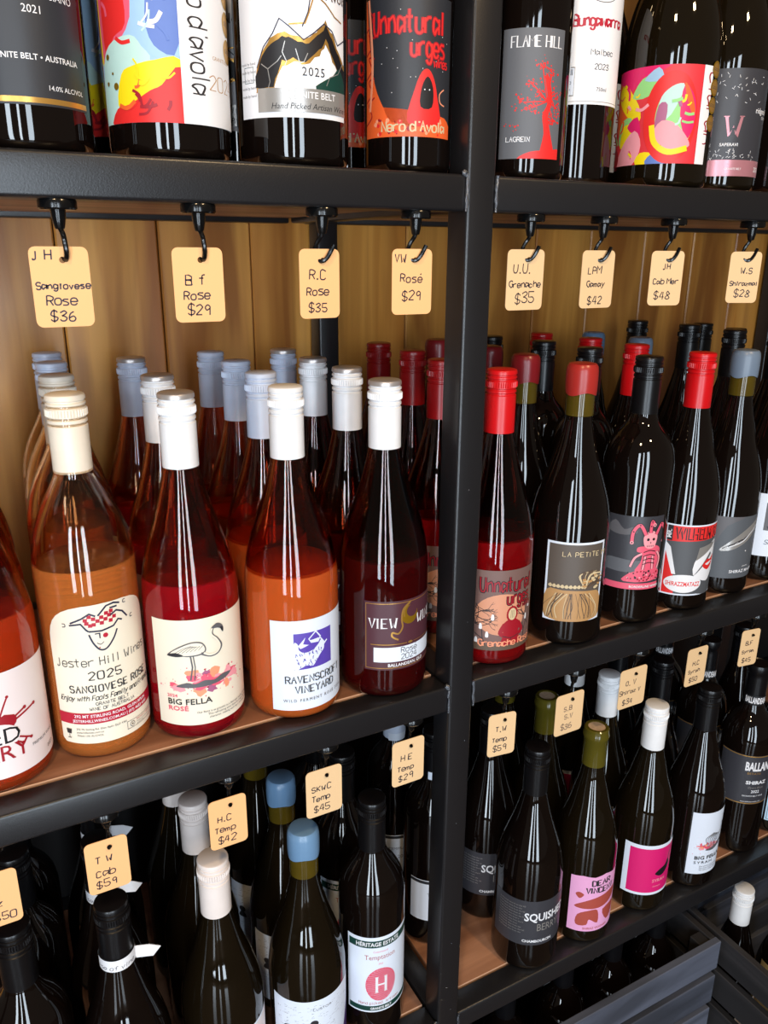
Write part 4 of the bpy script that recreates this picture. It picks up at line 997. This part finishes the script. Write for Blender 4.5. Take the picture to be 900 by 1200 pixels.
def L_plainwhite(root, R):
    az0, az1 = -75, 60
    c = canvas(R, az0, az1, 36, 92); w, h = c.w, c.h
    c.rect(0, 0, w, h, PA['cool']); c.rect(0, h-5, w, h-1, PA['dark']); c.font('TEMPRANILLO', w*.5, h*.62, 4, I['grey']); c.font('2022', w*.5, h*.4, 5, I['grey'])
    wr(c, R, az0, 36, root)
    c = Canvas(24, 13); c.rect(0, 0, 24, 13, PA['cool'])
    return c.wrap('neck_label', 13.4, -60, 208, root)
def L_kraft(root, R):
    az0, az1 = -110, 50
    c = canvas(R, az0, az1, 60, 140); w, h = c.w, c.h
    c.rect(0, 0, w, h, PA['yel']); c.font('CHARDONNAY', w*.5, h*.4, 6, I['brown'])
    return wr(c, R, az0, 60, root)
def ring_tag(root, R):
    """hand-written white paper collar knotted round the neck"""
    c = Canvas(2*math.pi*14.2-2, 14); c.rect(0, 0, c.w, 14, PA['white']); c.hand('rise of vine', c.w*.44, 4.5, 4.0, M_pen, wd=.45, slant=.2)
    c.wrap('paper_collar', 14.2, -178, 205, root)
    bm = bmesh.new()
    for k, dy in enumerate((0, .6)):
        v = [bm.verts.new((x*K, (y+dy)*K, z*K)) for x, y, z in ((13.0, -5, 206), (27, -7, 203), (34, -6, 209), (25, -6, 215), (13.4, -4, 217))]
        bm.faces.new(v if k == 0 else v[::-1])
    build('collar_flag', bm, PA['white'], root)

# ------------------------------------------------------------------ the kinds of bottle
KINDS = {
 # key: (profile, R, H, glass, wine, fill, cap kind, cap mat, cap top, label fn, short description); wine ends at the bright/dark line, below its real level
 'redrary': ('burgundy', 37.5, 268, G_rose, W_coral, 128, 'screw', C_white, None, L_redrary, 'coral rosé bottle with a red ink-splash label'),
 'jester':  ('broad', 36, 271, G_clear, W_salmon, 150, 'screw', C_cream, None, L_jester, 'salmon rosé bottle with a checked-hat face on its arched label'),
 'fella':   ('burgundy', 37, 268, G_rose, W_red, 128, 'screw', C_white, C_silver, L_fella, 'pink-red rosé bottle with a flamingo on its label'),
 'raven':   ('burgundy', 38, 268, G_rose, W_orange, 126, 'screw', C_white, None, L_raven, 'cloudy orange rosé bottle with a purple square on its label'),
 'view':    ('burgundy', 38, 268, G_view, W_deep, 122, 'screw', C_white, C_silver, L_view, 'dark rosé bottle with a plum and gold label'),
 'unnat':   ('burgundy', 37, 269, G_view, W_unn, 122, 'screw', C_red, None, L_unn, 'crimson rosé bottle with a red cap and a hooded figure label'),
 'petite':  ('burgundy', 38, 269, G_dark, None, 0, 'wax', C_redw, None, L_petite, 'dark bottle with red wax and a sepia still-life label'),
 'pink':    ('bordeaux', 35, 270, G_dark, None, 0, 'screw', C_black, None, L_pink, 'black-capped bottle with a pink skeletal jester on its label'),
 'wil':     ('burgundy', 35, 270, G_dark, None, 0, 'screw', C_red, None, L_wil, 'red-capped bottle with a comic-style red and grey label'),
 'grey':    ('burgundy', 35, 268, G_dark, None, 0, 'wax', C_greyw, None, L_greyphoto, 'dark bottle with grey-blue wax and a grey photograph label'),
 'far':     ('burgundy', 36, 278, G_dark, None, 0, 'screw', C_black, None, L_farwhite, 'tall bottle with a white label framing a grey picture'),
 'plainblack': ('burgundy', 36, 270, G_dark, None, 0, 'screw', C_black, None, None, 'plain dark bottle with a black screw cap'),
 'mont':    ('burgundy', 37.5, 268, G_dark, None, 0, 'screw', C_black, None, L_mont, 'dark bottle with a charcoal label edged in gold'),
 'nero':    ('burgundy', 38, 268, G_dark, None, 0, 'screw', C_black, None, L_nero, 'dark bottle with a brightly painted abstract label and medals'),
 'opal':    ('burgundy', 38, 268, G_dark, None, 0, 'screw', C_black, None, L_opal, 'dark bottle with a white label of black mineral veins'),
 'urges':   ('bordeaux', 32, 268, G_dark, None, 0, 'screw', C_black, None, None, 'slim dark bottle with a red hooded figure label'),
 'flame':   ('bordeaux', 33, 268, G_dark, None, 0, 'screw', C_black, None, L_flame, 'dark bottle with a red tree on its grey label'),
 'bunga':   ('bordeaux', 33, 268, G_dark, None, 0, 'screw', C_black, None, L_bunga, 'dark bottle with a white label lettered in red'),
 'ciara':   ('burgundy', 40, 262, G_olive, None, 0, 'screw', C_black, None, L_ciara, 'broad dark bottle with a swirling red and yellow painted label'),
 'W':       ('burgundy', 37, 268, G_olive, None, 0, 'screw', C_black, None, L_W, 'dark bottle with a pink letter W on its slate label'),
 'cabblack': ('bordeaux', 33, 268, G_dark, None, 0, 'screw', C_black, None, None, 'square-shouldered dark bottle with a black screw cap'),
 'twcab':   ('burgundy', 37, 268, G_dark, None, 0, 'screw', C_black, None, ring_tag, 'black-capped bottle with a paper collar round its neck'),
 'hc':      ('burgundy', 37, 268, G_olive, None, 0, 'screw', C_pinkwhite, None, L_whitehc, 'dark bottle with a pinkish-white screw cap'),
 'blue':    ('burgundy', 37, 268, G_olive, None, 0, 'wax', C_bluew, None, L_blue, 'dark bottle dipped in blue wax'),
 'heritage': ('bordeaux', 33, 269, G_dark, None, 0, 'screw', C_black, None, L_heritage, 'dark bottle with a pale blue label banded in green'),
 'colf':    ('bordeaux', 33, 268, G_dark, None, 0, 'screw', C_black, None, L_plainwhite, 'dark bottle with a plain white label, half behind the middle post'),
 'squish':  ('burgundy', 37.5, 268, G_dark, None, 0, 'screw', C_black, None, L_squish, 'dark bottle with a black label lettered in white'),
 'vincent': ('burgundy', 36, 268, G_olive, None, 0, 'cork', None, None, L_vincent, 'olive-necked corked bottle with a pink label of red shapes'),
 'magenta': ('burgundy', 36, 268, G_olive, None, 0, 'screw', C_white, None, L_magenta, 'white-capped dark bottle with a magenta label'),
 'bf':      ('burgundy', 36, 268, G_dark, None, 0, 'screw', C_black, None, L_bfsyrah, 'dark bottle with a pink-splashed white label'),
 'bal':     ('bordeaux', 34, 268, G_dark, None, 0, 'foil', C_black, None, L_bal, 'square-shouldered bottle with a gold-lined slate label'),
 'ltblue':  ('burgundy', 36, 268, G_dark, None, 0, 'screw', C_black, None, L_ltblue, 'dark bottle with a light blue label'),
 'cratedark': ('bordeaux', 33, 268, G_dark, None, 0, 'foil', C_black, None, None, 'black-capped bottle'),
 'cratewhite': ('burgundy', 36, 268, G_dark, None, 0, 'screw', C_white, None, L_whitehc, 'white-capped bottle'),
 'cratekraft': ('burgundy', 36, 268, G_olive, None, 0, 'screw', C_black, None, L_kraft, 'bottle with a kraft-yellow label'),
}
PROTO = {}
CAPOVER = {}
def children_of(root): return TREE[root]
TREE = {}
def make_bottle(key):
    kind, R, H, glass, wine, light_line, ck, cm, ct, lf, desc = KINDS[key]
    root = empty('wine_bottle', (0, 0, 0))
    before = set(bpy.data.objects.keys())
    make_body(root, kind, glass, R, H, wine, light_line)
    make_cap(root, ck, cm, H, ct)
    if key == 'urges': L_unn(root, R, True, -95, 36, 23, 110, "Nero d'Avola")
    elif key == 'unnat': L_unn(root, R)
    elif lf: lf(root, R)
    if key == 'nero': medals(root, R, 50, 56, 4, 15)
    if key == 'ciara': medals(root, R, 9, 44, 4, 13.5, 6.5)
    TREE[root.name] = [bpy.data.objects[n] for n in bpy.data.objects.keys() if n not in before and bpy.data.objects[n].parent == root]
    return root
ORD = ['front', 'second from the front', 'third from the front', 'fourth from the front', 'rearmost']
def place(key, x, y, zl, label, group, rz=0.0, capmat=None):
    if key not in PROTO:
        r = make_bottle(key); PROTO[key] = r
    else:
        s = PROTO[key]; r = s.copy(); COL.objects.link(r)
        for ch in TREE[s.name]:
            c = ch.copy(); COL.objects.link(c); c.parent = r
            if capmat and ch.name.startswith(('screw_cap', 'wax_seal')):
                c.material_slots[0].link = 'OBJECT'; c.material_slots[0].material = capmat
    r.location = P(x, y, zl+0.7); r.rotation_euler = (0, 0, math.radians(rz))
    tag(r, label, 'bottle', group)
    return r

ZA, ZB, ZC, ZFL = 419.0, 0.0, -397.2, -ZF

# ------------------------------------------------------------------ the setting: plank wall, floor
wall = empty('wall_back', P(0, 372, -ZF)); tag(wall, 'wall of upright varnished honey pine planks behind the wine shelves', None, None, 'structure')
joints = [-740, -640, -540, -440, -340, -239, -138, -37, 62, 161, 260, 359, 454, 556, 655, 749, 850, 950, 1050, 1150, 1250, 1350, 1450, 1550]
for a, b in zip(joints, joints[1:]):
    bm = bmesh.new(); bx(bm, a+.7, b-.7, 366+random.uniform(0, 1.4), 380, -ZF, 900, 1.6, seg=1)
    o = build('plank', bm, M_pine); o.parent = wall; o.matrix_parent_inverse = Matrix.Translation(-wall.location)
bm = bmesh.new(); bx(bm, -740, 1550, 380.2, 388, -ZF, 900)
o = build('wall_backing', bm, paint('dark_gap', (38, 26, 16), .8)); o.parent = wall; o.matrix_parent_inverse = Matrix.Translation(-wall.location)
bm = bmesh.new(); bx(bm, -2200, 2200, -2300, 400, -ZF-14, -ZF)
o = build('floor', bm, M_floor); tag(o, 'pale polished shop floor under the shelves', None, None, 'structure')

# ------------------------------------------------------------------ the shelf unit
unit = empty('shelf_unit', P(12, 180, -ZF)); tag(unit, 'black steel box-tube wine rack with wood-laminate shelves against the plank wall', 'shelf')
def upart(name, bm, m, smooth=False):
    o = build(name, bm, m, unit, smooth); o.matrix_parent_inverse = Matrix.Translation(-unit.location); return o
XL, XR = -560, 830
XE = 1480
T = 25.0
bm = bmesh.new(); bx(bm, XL+T+1, XE-1, 364.3, 365.6, -ZF+1, ZB-26); upart('dark_back_sheet', bm, paint('dark_sheet_black', (16, 15, 16), .6))  # added black sheet that keeps the back of the lower bays dark
for px in (XL, 0.0, XR, XE):
    bm = bmesh.new(); bx(bm, px, px+T, 0, 26.5, -ZF, 860, 2.6, seg=3); upart('post', bm, M_frame, True)
for px in (XL, 31.0, XR-12):
    bm = bmesh.new(); bx(bm, px, px+T, 338, 363, -ZF, 860, 2.6, seg=3); upart('post', bm, M_frame, True)
for zl in (ZA, ZB, ZC, 830):
    for a, b in ((XL+T, 0), (T, XR), (XR+T, XE)):
        bm = bmesh.new(); bx(bm, a+.2, b-.2, 0.4, 25.6, zl-25.3, zl, 2.4, seg=3); upart('front_rail', bm, M_frame, True)
        bm = bmesh.new(); bx(bm, a+.2, b-.2, 342, 364, zl-25.3, zl, 2.0, seg=2); upart('back_rail', bm, M_frame, True)
    for px in (XL, 0.6, XR):
        bm = bmesh.new(); bx(bm, px, px+T-1, 26.8, 341, zl-25.1, zl-.2, 2.0, seg=2); upart('side_rail', bm, M_frame, True)
    for a, b in ((XL+T+2, -2.6), (28, XR-3), (XR+T+3, XE-3)):
        bm = bmesh.new(); bx(bm, a, b, 26.8, 341, zl-20, zl+.4, .5, seg=1)
        for f in bm.faces:
            f.material_index = 1 if f.normal.y < -.6 else 0
        upart('shelf_board', bm, [M_panel, M_panel_edge])
    # weld beads where the rails meet the middle post
    for sx in (-1, 1):
        bm = bmesh.new(); rd = random.Random(int(zl)*3+sx+900)
        x = -.6 if sx < 0 else T+.6
        pts = [P(x+rd.uniform(-.5, .5), -.3+rd.uniform(-.3, .2), zl-25.3+25.3*i/9) for i in range(10)]
        tube(bm, pts, [rd.uniform(1.1, 2.0) for _ in range(10)], 7)
        upart('weld_bead', bm, M_weld, True)
    bm = bmesh.new(); bmesh.ops.create_icosphere(bm, subdivisions=2, radius=2.6*K, matrix=Matrix.Translation(P(-2.2, .8, zl+.6)))
    for v in bm.verts: v.co += Vector((random.uniform(-1, 1), random.uniform(-1, 1), random.uniform(-1, 1)))*.5*K
    upart('weld_bead', bm, M_weld, True)
# tiny pale paint specks on the middle post (scratches down to bare metal)
bm = bmesh.new()
for (x, z) in ((13, -296), (9, -352), (2, -330), (4, -366), (15, -385), (13, -150), (18, -60), (16, 60), (12, 180)):
    bmesh.ops.create_icosphere(bm, subdivisions=1, radius=.55*K, matrix=Matrix.Translation(P(x, -.1, z)))
o = upart('bare_metal_speck', bm, M_weld); o['kind'] = 'stuff'

# ------------------------------------------------------------------ price tags on hooks
def hook(x, zb, front=False, swing=0.0, nub=False, y=12.0):
    """black disc hook under a rail at height zb (its underside)"""
    root = empty('tag_hook', P(x, y, zb))
    bm = bmesh.new()
    for a, b in ((Matrix.Identity(4), 0),):
        prof = [(0, 0), (10.5, 0), (11, -1), (11, -5), (10.2, -6), (0, -6)]
        lathe(bm, prof, 28)
    build('disc', bm, M_hook, root, True)
    bm = bmesh.new(); lathe(bm, [(0, -6), (4.4, -6), (4.2, -10), (3.0, -16), (2.4, -17), (0, -17)], 16); build('swivel', bm, M_hook, root, True)
    bm = bmesh.new()
    if front: pts = [(0, 0, -16), (1.0, -2.5, -20), (1.6, -3.0, -26), (1.8, -2.6, -32), (1.4, .6, -35), (.4, 3.4, -33)]
    elif nub: pts = [(0, 0, -16), (.2, 1.8, -20), (.6, 3.2, -26), (.4, 3.4, -31), (0, 1.6, -34.6), (-.2, -.8, -35), (-.4, -2.0, -33.6)]
    else: pts = [(0, 0, -16), (-.6, 1.2, -19), (-2.8, 2.6, -23), (-4.6, 3.0, -28), (-4.4, 2.4, -33), (-2.0, .6, -35.4), (.6, -1.4, -35), (3.2, -2.6, -32), (5.4, -3.0, -28), (7.2, -3.0, -24.6)]
    ca, sa = math.cos(swing), math.sin(swing)
    pts = smooth_prof3([(p[0]*ca-p[1]*sa, p[0]*sa+p[1]*ca, p[2]) for p in pts], 3)
    tube(bm, [Vector(p)*K for p in pts], 1.55, 8); build('hook', bm, M_hook, root, True)
    return root
def smooth_prof3(pts, n=3):
    out = []
    for i in range(len(pts)-1):
        p0 = pts[max(0, i-1)]; p1 = pts[i]; p2 = pts[i+1]; p3 = pts[min(len(pts)-1, i+2)]
        for k in range(n):
            t = k/n
            out.append(tuple(0.5*((2*p1[a])+(-p0[a]+p2[a])*t+(2*p0[a]-5*p1[a]+4*p2[a]-p3[a])*t*t+(-p0[a]+3*p1[a]-3*p2[a]+p3[a])*t*t*t) for a in range(3)))
    out.append(pts[-1]); return out
def tagcard(xc, ztop, w, lines, card, yaw=0.0, tilt=0.0, y=12.0, corner=None, pen=None, hx=0.0):
    """lines: (text, x frac, z frac from top of baseline, size)"""
    pen = pen or M_pen
    h = 46.5; r = 4.0
    root = empty('price_tag', P(xc, y, ztop))
    pts = []
    for cx, cz, a0 in ((w/2-r, -r, 0), (-w/2+r, -r, 90), (-w/2+r, -h+r, 180), (w/2-r, -h+r, 270)):
        for k in range(5):
            a = math.radians(a0+k*22.5); pts.append((cx+r*math.cos(a), cz+r*math.sin(a)))
    hole = [(hx+1.9*math.cos(a*math.pi/6), -7.6+1.9*math.sin(a*math.pi/6)) for a in range(12)]
    bm = bmesh.new()
    vo = [bm.verts.new((x*K, 0, z*K)) for x, z in pts]; vh = [bm.verts.new((x*K, 0, z*K)) for x, z in hole]
    es = [bm.edges.new((vo[i], vo[(i+1) % len(vo)])) for i in range(len(vo))]+[bm.edges.new((vh[i], vh[(i+1) % 12])) for i in range(12)]
    bmesh.ops.triangle_fill(bm, edges=es, use_beauty=True)
    bmesh.ops.recalc_face_normals(bm, faces=bm.faces)
    for f in bm.faces:
        if f.normal.y > 0: f.normal_flip()
    r_ = bmesh.ops.extrude_face_region(bm, geom=list(bm.faces))
    for e in r_['geom']:
        if isinstance(e, bmesh.types.BMVert): e.co.y += .5*K
    bmesh.ops.recalc_face_normals(bm, faces=bm.faces)
    card_o = build('card', bm, card, root)
    c = Canvas(w, h)
    for t, fx, fz, sz in lines:
        c.hand(t, (fx-.5)*w, -fz*h, sz, pen, wd=.85, track=1.5, jitter=.35, slant=.06, xs=.95)
    bm = bmesh.new()
    for q, k, l in c.polys:
        f = bm.faces.new([bm.verts.new((x*K, -(.05+.01*l)*K, z*K)) for x, z in q])
    bm.normal_update()
    for f in bm.faces:
        if f.normal.y > 0: f.normal_flip()
    build('handwriting', bm, c.mats, card_o)
    root.rotation_euler = (math.radians(tilt), 0, math.radians(yaw))
    return root
TAGS = [
 # x centre, level underside, ztop, width, yaw, card, hook front?, lines, description
 (-281.5, ZA, 367.6, 33.4, 0, 0, True, [('J H', .22, .16, 5.2), ('Sangiovese', .52, .52, 3.7), ('Rose', .46, .72, 5.2), ('$36', .46, .92, 6.0)], 'first tag from the left under the top rail, marked JH Sangiovese $36'),
 (-198, ZA, 367.6, 33.0, 0, 0, True, [('B f', .42, .50, 6.4), ('Rose', .44, .69, 5.2), ('$29', .46, .90, 6.0)], 'tag under the top rail marked Bf Rose $29'),
 (-112.6, ZA, 367.2, 31.0, 3, 0, False, [('R.C', .44, .43, 6.0), ('Rose', .44, .66, 5.2), ('$35', .44, .90, 6.0)], 'tag marked RC Rose $35 in front of the black rear post'),
 (-38.2, ZA, 367.6, 33.2, -2, 0, False, [('VW', .20, .20, 5.4), ('Rosé', .48, .50, 5.6), ('$29', .48, .78, 6.4)], 'tag marked VW Rosé $29 beside the middle post on its left'),
 (66.4, ZA, 367.8, 36.4, 0, 1, False, [('U.U.', .40, .38, 6.6), ('Grenache', .50, .62, 4.6), ('$35', .50, .88, 7.6)], 'tag marked UU Grenache $35 beside the middle post on its right'),
 (142.5, ZA, 367.4, 35.6, 0, 1, False, [('LPM', .40, .40, 5.6), ('Gamay', .46, .63, 4.6), ('$42', .46, .93, 6.6)], 'tag marked LPM Gamay $42'),
 (223.0, ZA, 367.4, 32.6, -14, 1, False, [('JH', .50, .33, 4.8), ('Cab Mer', .50, .60, 4.4), ('$48', .42, .88, 6.6)], 'tag marked JH Cab Mer $48'),
 (325.5, ZA, 367.2, 31.0, -22, 1, False, [('W.S', .56, .42, 5.2), ('Shirazmal', .52, .66, 3.8), ('$28', .50, .88, 6.6)], 'tag marked WS $28, rightmost under the top rail'),
 (-375, ZB, -50, 34, 0, 0, False, [('G G', .4, .40, 5.4), ('Shz', .45, .64, 5.2), ('$50', .66, .90, 6.0)], 'price tag cut off by the left edge of the photo'),
 (-296.6, ZB, -51.5, 31.0, 0, 0, False, [('T W', .42, .42, 5.8), ('Cab', .42, .68, 5.6), ('$59', .42, .90, 6.2)], 'lower tag marked TW Cab $59'),
 (-202.4, ZB, -48.6, 31.2, 0, 0, False, [('H.C', .40, .46, 5.4), ('Temp', .40, .67, 5.0), ('$42', .44, .90, 6.0)], 'lower tag marked HC Temp $42'),
 (-117.4, ZB, -49.8, 33.4, 0, 1, False, [('SKWC', .42, .46, 5.2), ('Temp', .40, .67, 5.0), ('$45', .42, .90, 6.0)], 'lower tag marked SKWC Temp $45'),
 (-34.2, ZB, -47.6, 33.0, 0, 1, False, [('H E', .44, .46, 5.6), ('Temp', .42, .68, 5.0), ('$29', .42, .90, 6.0)], 'lower tag marked HE Temp $29 left of the middle post'),
 (70.2, ZB, -52.0, 29.6, -8, 1, False, [('T.W', .46, .42, 5.2), ('Temp', .42, .66, 4.6), ('$59', .44, .88, 5.8)], 'lower tag marked TW Temp $59 right of the middle post'),
 (154.6, ZB, -53.5, 36.0, 0, 1, False, [('S.B', .44, .42, 5.0), ('S.V', .48, .62, 5.0), ('$36', .42, .88, 5.8)], 'lower tag marked SB SV $36 in faded ink'),
 (240.8, ZB, -47.5, 38.0, 0, 1, False, [('O. V', .42, .42, 5.4), ('Shiraz V', .42, .64, 4.8), ('$34', .36, .90, 6.0)], 'lower tag marked OV Shiraz $34'),
 (337.4, ZB, -47.5, 31.6, 0, 1, False, [('H.C', .46, .46, 4.8), ('Syrah', .42, .66, 4.4), ('$50', .42, .90, 5.4)], 'lower tag marked HC Syrah $50'),
 (425.0, ZB, -46.0, 27.0, -8, 1, False, [('B.F', .46, .42, 4.8), ('Syrah', .46, .64, 4.2), ('$45', .44, .90, 5.4)], 'lower tag marked $45, rightmost under the middle rail'),
]
for (xc, lv, zt, wd, yaw, ck, fr, lines, desc) in TAGS:
    col = 'peach' if ck == 0 else 'pale-lit peach'
    zu = lv-25.3
    hx = 2.6
    fade = ink((120, 100, 90)) if 'faded' in desc else None
    t = tagcard(xc, zt+(0 if lv == ZA else -2), wd, lines, M_tag if ck == 0 else M_tagpale, yaw, 0, 12.0, hx=hx if not fr else 1.8, pen=fade)
    mk = ' '.join(l[0].replace('.', '').replace(' ', '') if len(l[0].replace('.', '').replace(' ', '')) < 4 else l[0] for l in lines)
    lev = 'under the top rail' if lv == ZA else 'under the middle rail'
    if 'cut off' in desc: mk = '$50 cut by the left edge'
    if 'rightmost' in desc: lev = 'rightmost '+lev
    tag(t, '%s card price tag handwritten %s, hanging %s' % (col, mk, lev), 'price tag', 'handwritten price tags')
    hk = hook(xc+2.4, zu, fr, 0.0, lv == ZB)
    # the hook reaches from the rail down to the tag's hole
    tag(hk, 'black disc hook holding the card price tag marked %s' % mk.rstrip(','), 'hook', 'black hooks holding the price tags')
    if lv == ZB: hk.scale = (1, 1, (zu-(zt-2)+7.6)/35.0)
    else: hk.scale = (1, 1, (zu-zt+7.6)/35.0)

# ------------------------------------------------------------------ bottles
RN = ['front', 'second', 'third', 'fourth', 'rearmost']
def column(key, pts, zl, where, group, caps=None, rz=None):
    desc = KINDS[key][10]
    n = len(pts)
    for i, (x, y) in enumerate(pts):
        rn = ['front', 'second', 'third', 'fourth', 'fifth'][i]
        lab = '%s, %s in %s' % (desc, rn, ('the %s row' % where) if key in ('plainblack', 'redrary') else 'its row')
        o = place(key, x, y, zl, lab, group, 0 if rz is None else rz, (caps or {}).get(i))
MB_ = 'middle-shelf'
column('redrary', [(-357, 62), (-357, 140), (-357, 218)], ZB, 'left edge', 'coral rosé bottles')
column('jester', [(-281, 70), (-275, 162), (-269, 243), (-264, 318)], ZB, 'middle-shelf', 'salmon rosé bottles', {2: C_blueish, 3: C_blueish})
column('fella', [(-207, 60), (-199, 150), (-195, 271)], ZB, 'middle-shelf', 'pink-red rosé bottles', {2: C_blueish})
column('raven', [(-126, 50), (-118, 126), (-113, 206), (-114, 283)], ZB, 'middle-shelf', 'cloudy orange rosé bottles', {1: C_blueish, 2: C_blueish, 3: C_blueish})
column('view', [(-43, 44), (-39, 122), (-40, 195), (-40, 272)], ZB, 'middle-shelf', 'dark rosé bottles', {3: C_blueish})
column('unnat', [(73, 45), (60, 122), (72, 196), (73, 272)], ZB, 'middle-shelf', 'red-capped crimson rosé bottles', {1: C_dred, 2: C_dred, 3: C_dred})
column('petite', [(163, 43), (157, 119), (167, 194), (152, 276)], ZB, 'middle-shelf', 'red wax bottles', {1: C_dredw, 2: C_dredw, 3: C_dredw})
column('pink', [(251, 47), (248, 127), (246, 200), (224, 270)], ZB, 'middle-shelf', 'bottles with the pink jester')
column('wil', [(323, 45), (317, 129), (317, 202), (303, 274)], ZB, 'middle-shelf', 'red-capped comic label bottles')
column('grey', [(399, 53), (392, 197), (384, 270)], ZB, 'middle-shelf', 'grey-blue wax bottles', {2: C_bluew})
column('far', [(476, 57), (487, 140), (495, 215), (479, 289)], ZB, 'middle-shelf', 'tall black-capped bottles')
column('plainblack', [(556, 60), (566, 136), (580, 212), (606, 288)], ZB, 'right-hand middle-shelf', 'plain black-capped bottles')

column('mont', [(-287, 42), (-300, 122)], ZA, 'top-shelf', 'charcoal and gold label bottles')
column('nero', [(-202, 42), (-214, 124)], ZA, 'top-shelf', 'painted label bottles')
column('opal', [(-117, 42), (-130, 122)], ZA, 'top-shelf', 'mineral vein label bottles')
column('urges', [(-25.5, 44), (-38, 122)], ZA, 'top-shelf', 'hooded figure bottles on the top shelf')
column('flame', [(80, 42), (70, 122)], ZA, 'top-shelf', 'red tree label bottles')
column('bunga', [(163, 79), (150, 152)], ZA, 'top-shelf', 'red-lettered white label bottles')
column('ciara', [(236, 45), (226, 140)], ZA, 'top-shelf', 'swirling label bottles')
column('W', [(321, 58), (312, 136)], ZA, 'top-shelf', 'letter W bottles')
column('plainblack', [(398, 52), (400, 130)], ZA, 'rightmost top-shelf', 'plain black-capped bottles on the top shelf')

column('cabblack', [(-368, 45), (-361, 130), (-358, 205)], ZC, 'leftmost lower-shelf', 'square-shouldered bottles')
column('twcab', [(-296, 34), (-294, 112), (-286, 192)], ZC, 'lower-shelf', 'paper-collared bottles')
column('hc', [(-210, 42), (-204, 126), (-204, 204)], ZC, 'lower-shelf', 'cream-capped bottles')
column('blue', [(-127, 40), (-118, 118), (-118, 196)], ZC, 'lower-shelf', 'blue wax bottles')
column('heritage', [(-53, 47), (-47, 126), (-45, 202)], ZC, 'lower-shelf', 'green-banded pale label bottles')
column('colf', [(61, 116), (58, 201)], ZC, 'lower-shelf post-side', 'bottles behind the middle post', {1: C_blueish})
column('squish', [(141, 39), (141, 120), (139, 200)], ZC, 'lower-shelf', 'white-lettered black label bottles')
column('vincent', [(221, 37), (214, 113), (212, 190)], ZC, 'lower-shelf', 'corked pink label bottles')
column('magenta', [(315, 39), (316, 117), (330, 192)], ZC, 'lower-shelf', 'magenta label bottles')
column('bf', [(401, 37), (403, 112), (403, 187)], ZC, 'lower-shelf', 'pink-splash label bottles')
column('bal', [(504, 48), (504, 124), (504, 199)], ZC, 'lower-shelf', 'gold-lined slate label bottles')
column('ltblue', [(582, 52), (582, 130)], ZC, 'rightmost lower-shelf', 'light blue label bottles')

# ------------------------------------------------------------------ black slatted crates under the lowest shelf, with bottles
def crate(x0, x1, y0, y1, zt, label, slats=4):
    root = empty('crate', P((x0+x1)/2, (y0+y1)/2, -ZF)); tag(root, label, 'crate', 'black slatted wooden crates')
    inv = Matrix.Translation(-root.location)
    H_ = zt+ZF; sh = 47.0; gap = (H_-4*sh)/3.0; th = 10.0
    def part(name, b, m):
        o = build(name, b, m, root); o.matrix_parent_inverse = inv; return o
    for k in range(4):
        z1 = zt-k*(sh+gap); z0 = z1-sh
        for yy in (y0, y1-th):
            bm = bmesh.new(); bx(bm, x0, x1, yy, yy+th, z0+random.uniform(-.6, .6), z1, 1.0, seg=1); part('slat', bm, M_blackwood_lit)
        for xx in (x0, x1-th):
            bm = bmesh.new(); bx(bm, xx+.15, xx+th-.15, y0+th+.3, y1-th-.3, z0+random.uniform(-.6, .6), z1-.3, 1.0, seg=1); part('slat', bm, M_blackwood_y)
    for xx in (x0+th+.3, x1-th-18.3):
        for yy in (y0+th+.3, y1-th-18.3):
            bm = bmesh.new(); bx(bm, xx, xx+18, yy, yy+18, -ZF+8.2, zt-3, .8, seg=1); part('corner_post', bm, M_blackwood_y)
    n = 4; wd = (y1-y0-2*th-2)/n
    for k in range(n):
        bm = bmesh.new(); bx(bm, x0+th+.4, x1-th-.4, y0+th+1+k*wd, y0+th+k*wd+wd-4, -ZF+.3, -ZF+7.8, .6, seg=1); part('base_slat', bm, M_blackwood_lit)
    return root
crate(84, 460, 5, 330, -520, 'black slatted crate of bottles under the lower shelf, set square to it')
c2 = crate(466, 842, -196, 100, -520, 'black slatted crate jutting forward at the lower right corner')
for i, x in enumerate((140, 232, 316, 396)):
    for j, y in enumerate((62, 142, 222)):
        rn = ['front', 'middle', 'back'][j]; cn = ['first', 'second', 'third', 'fourth'][i]
        place('cratedark', x, y, -ZF+7.4, 'black-capped bottle in the square-set crate, %s row, %s from the left' % (rn, cn), 'black-capped bottles in the crate')
place('cratewhite', 517, 22, -ZF+7.4, 'white-capped dark bottle standing in the forward crate', 'bottles in the forward crate')
place('cratekraft', 590, -10, -ZF+7.4, 'bottle with a kraft-yellow label in the forward crate', 'bottles in the forward crate')
place('cratekraft', 540, -102, -ZF+7.4, 'kraft-labelled bottle nearest the shop in the forward crate', 'bottles in the forward crate')
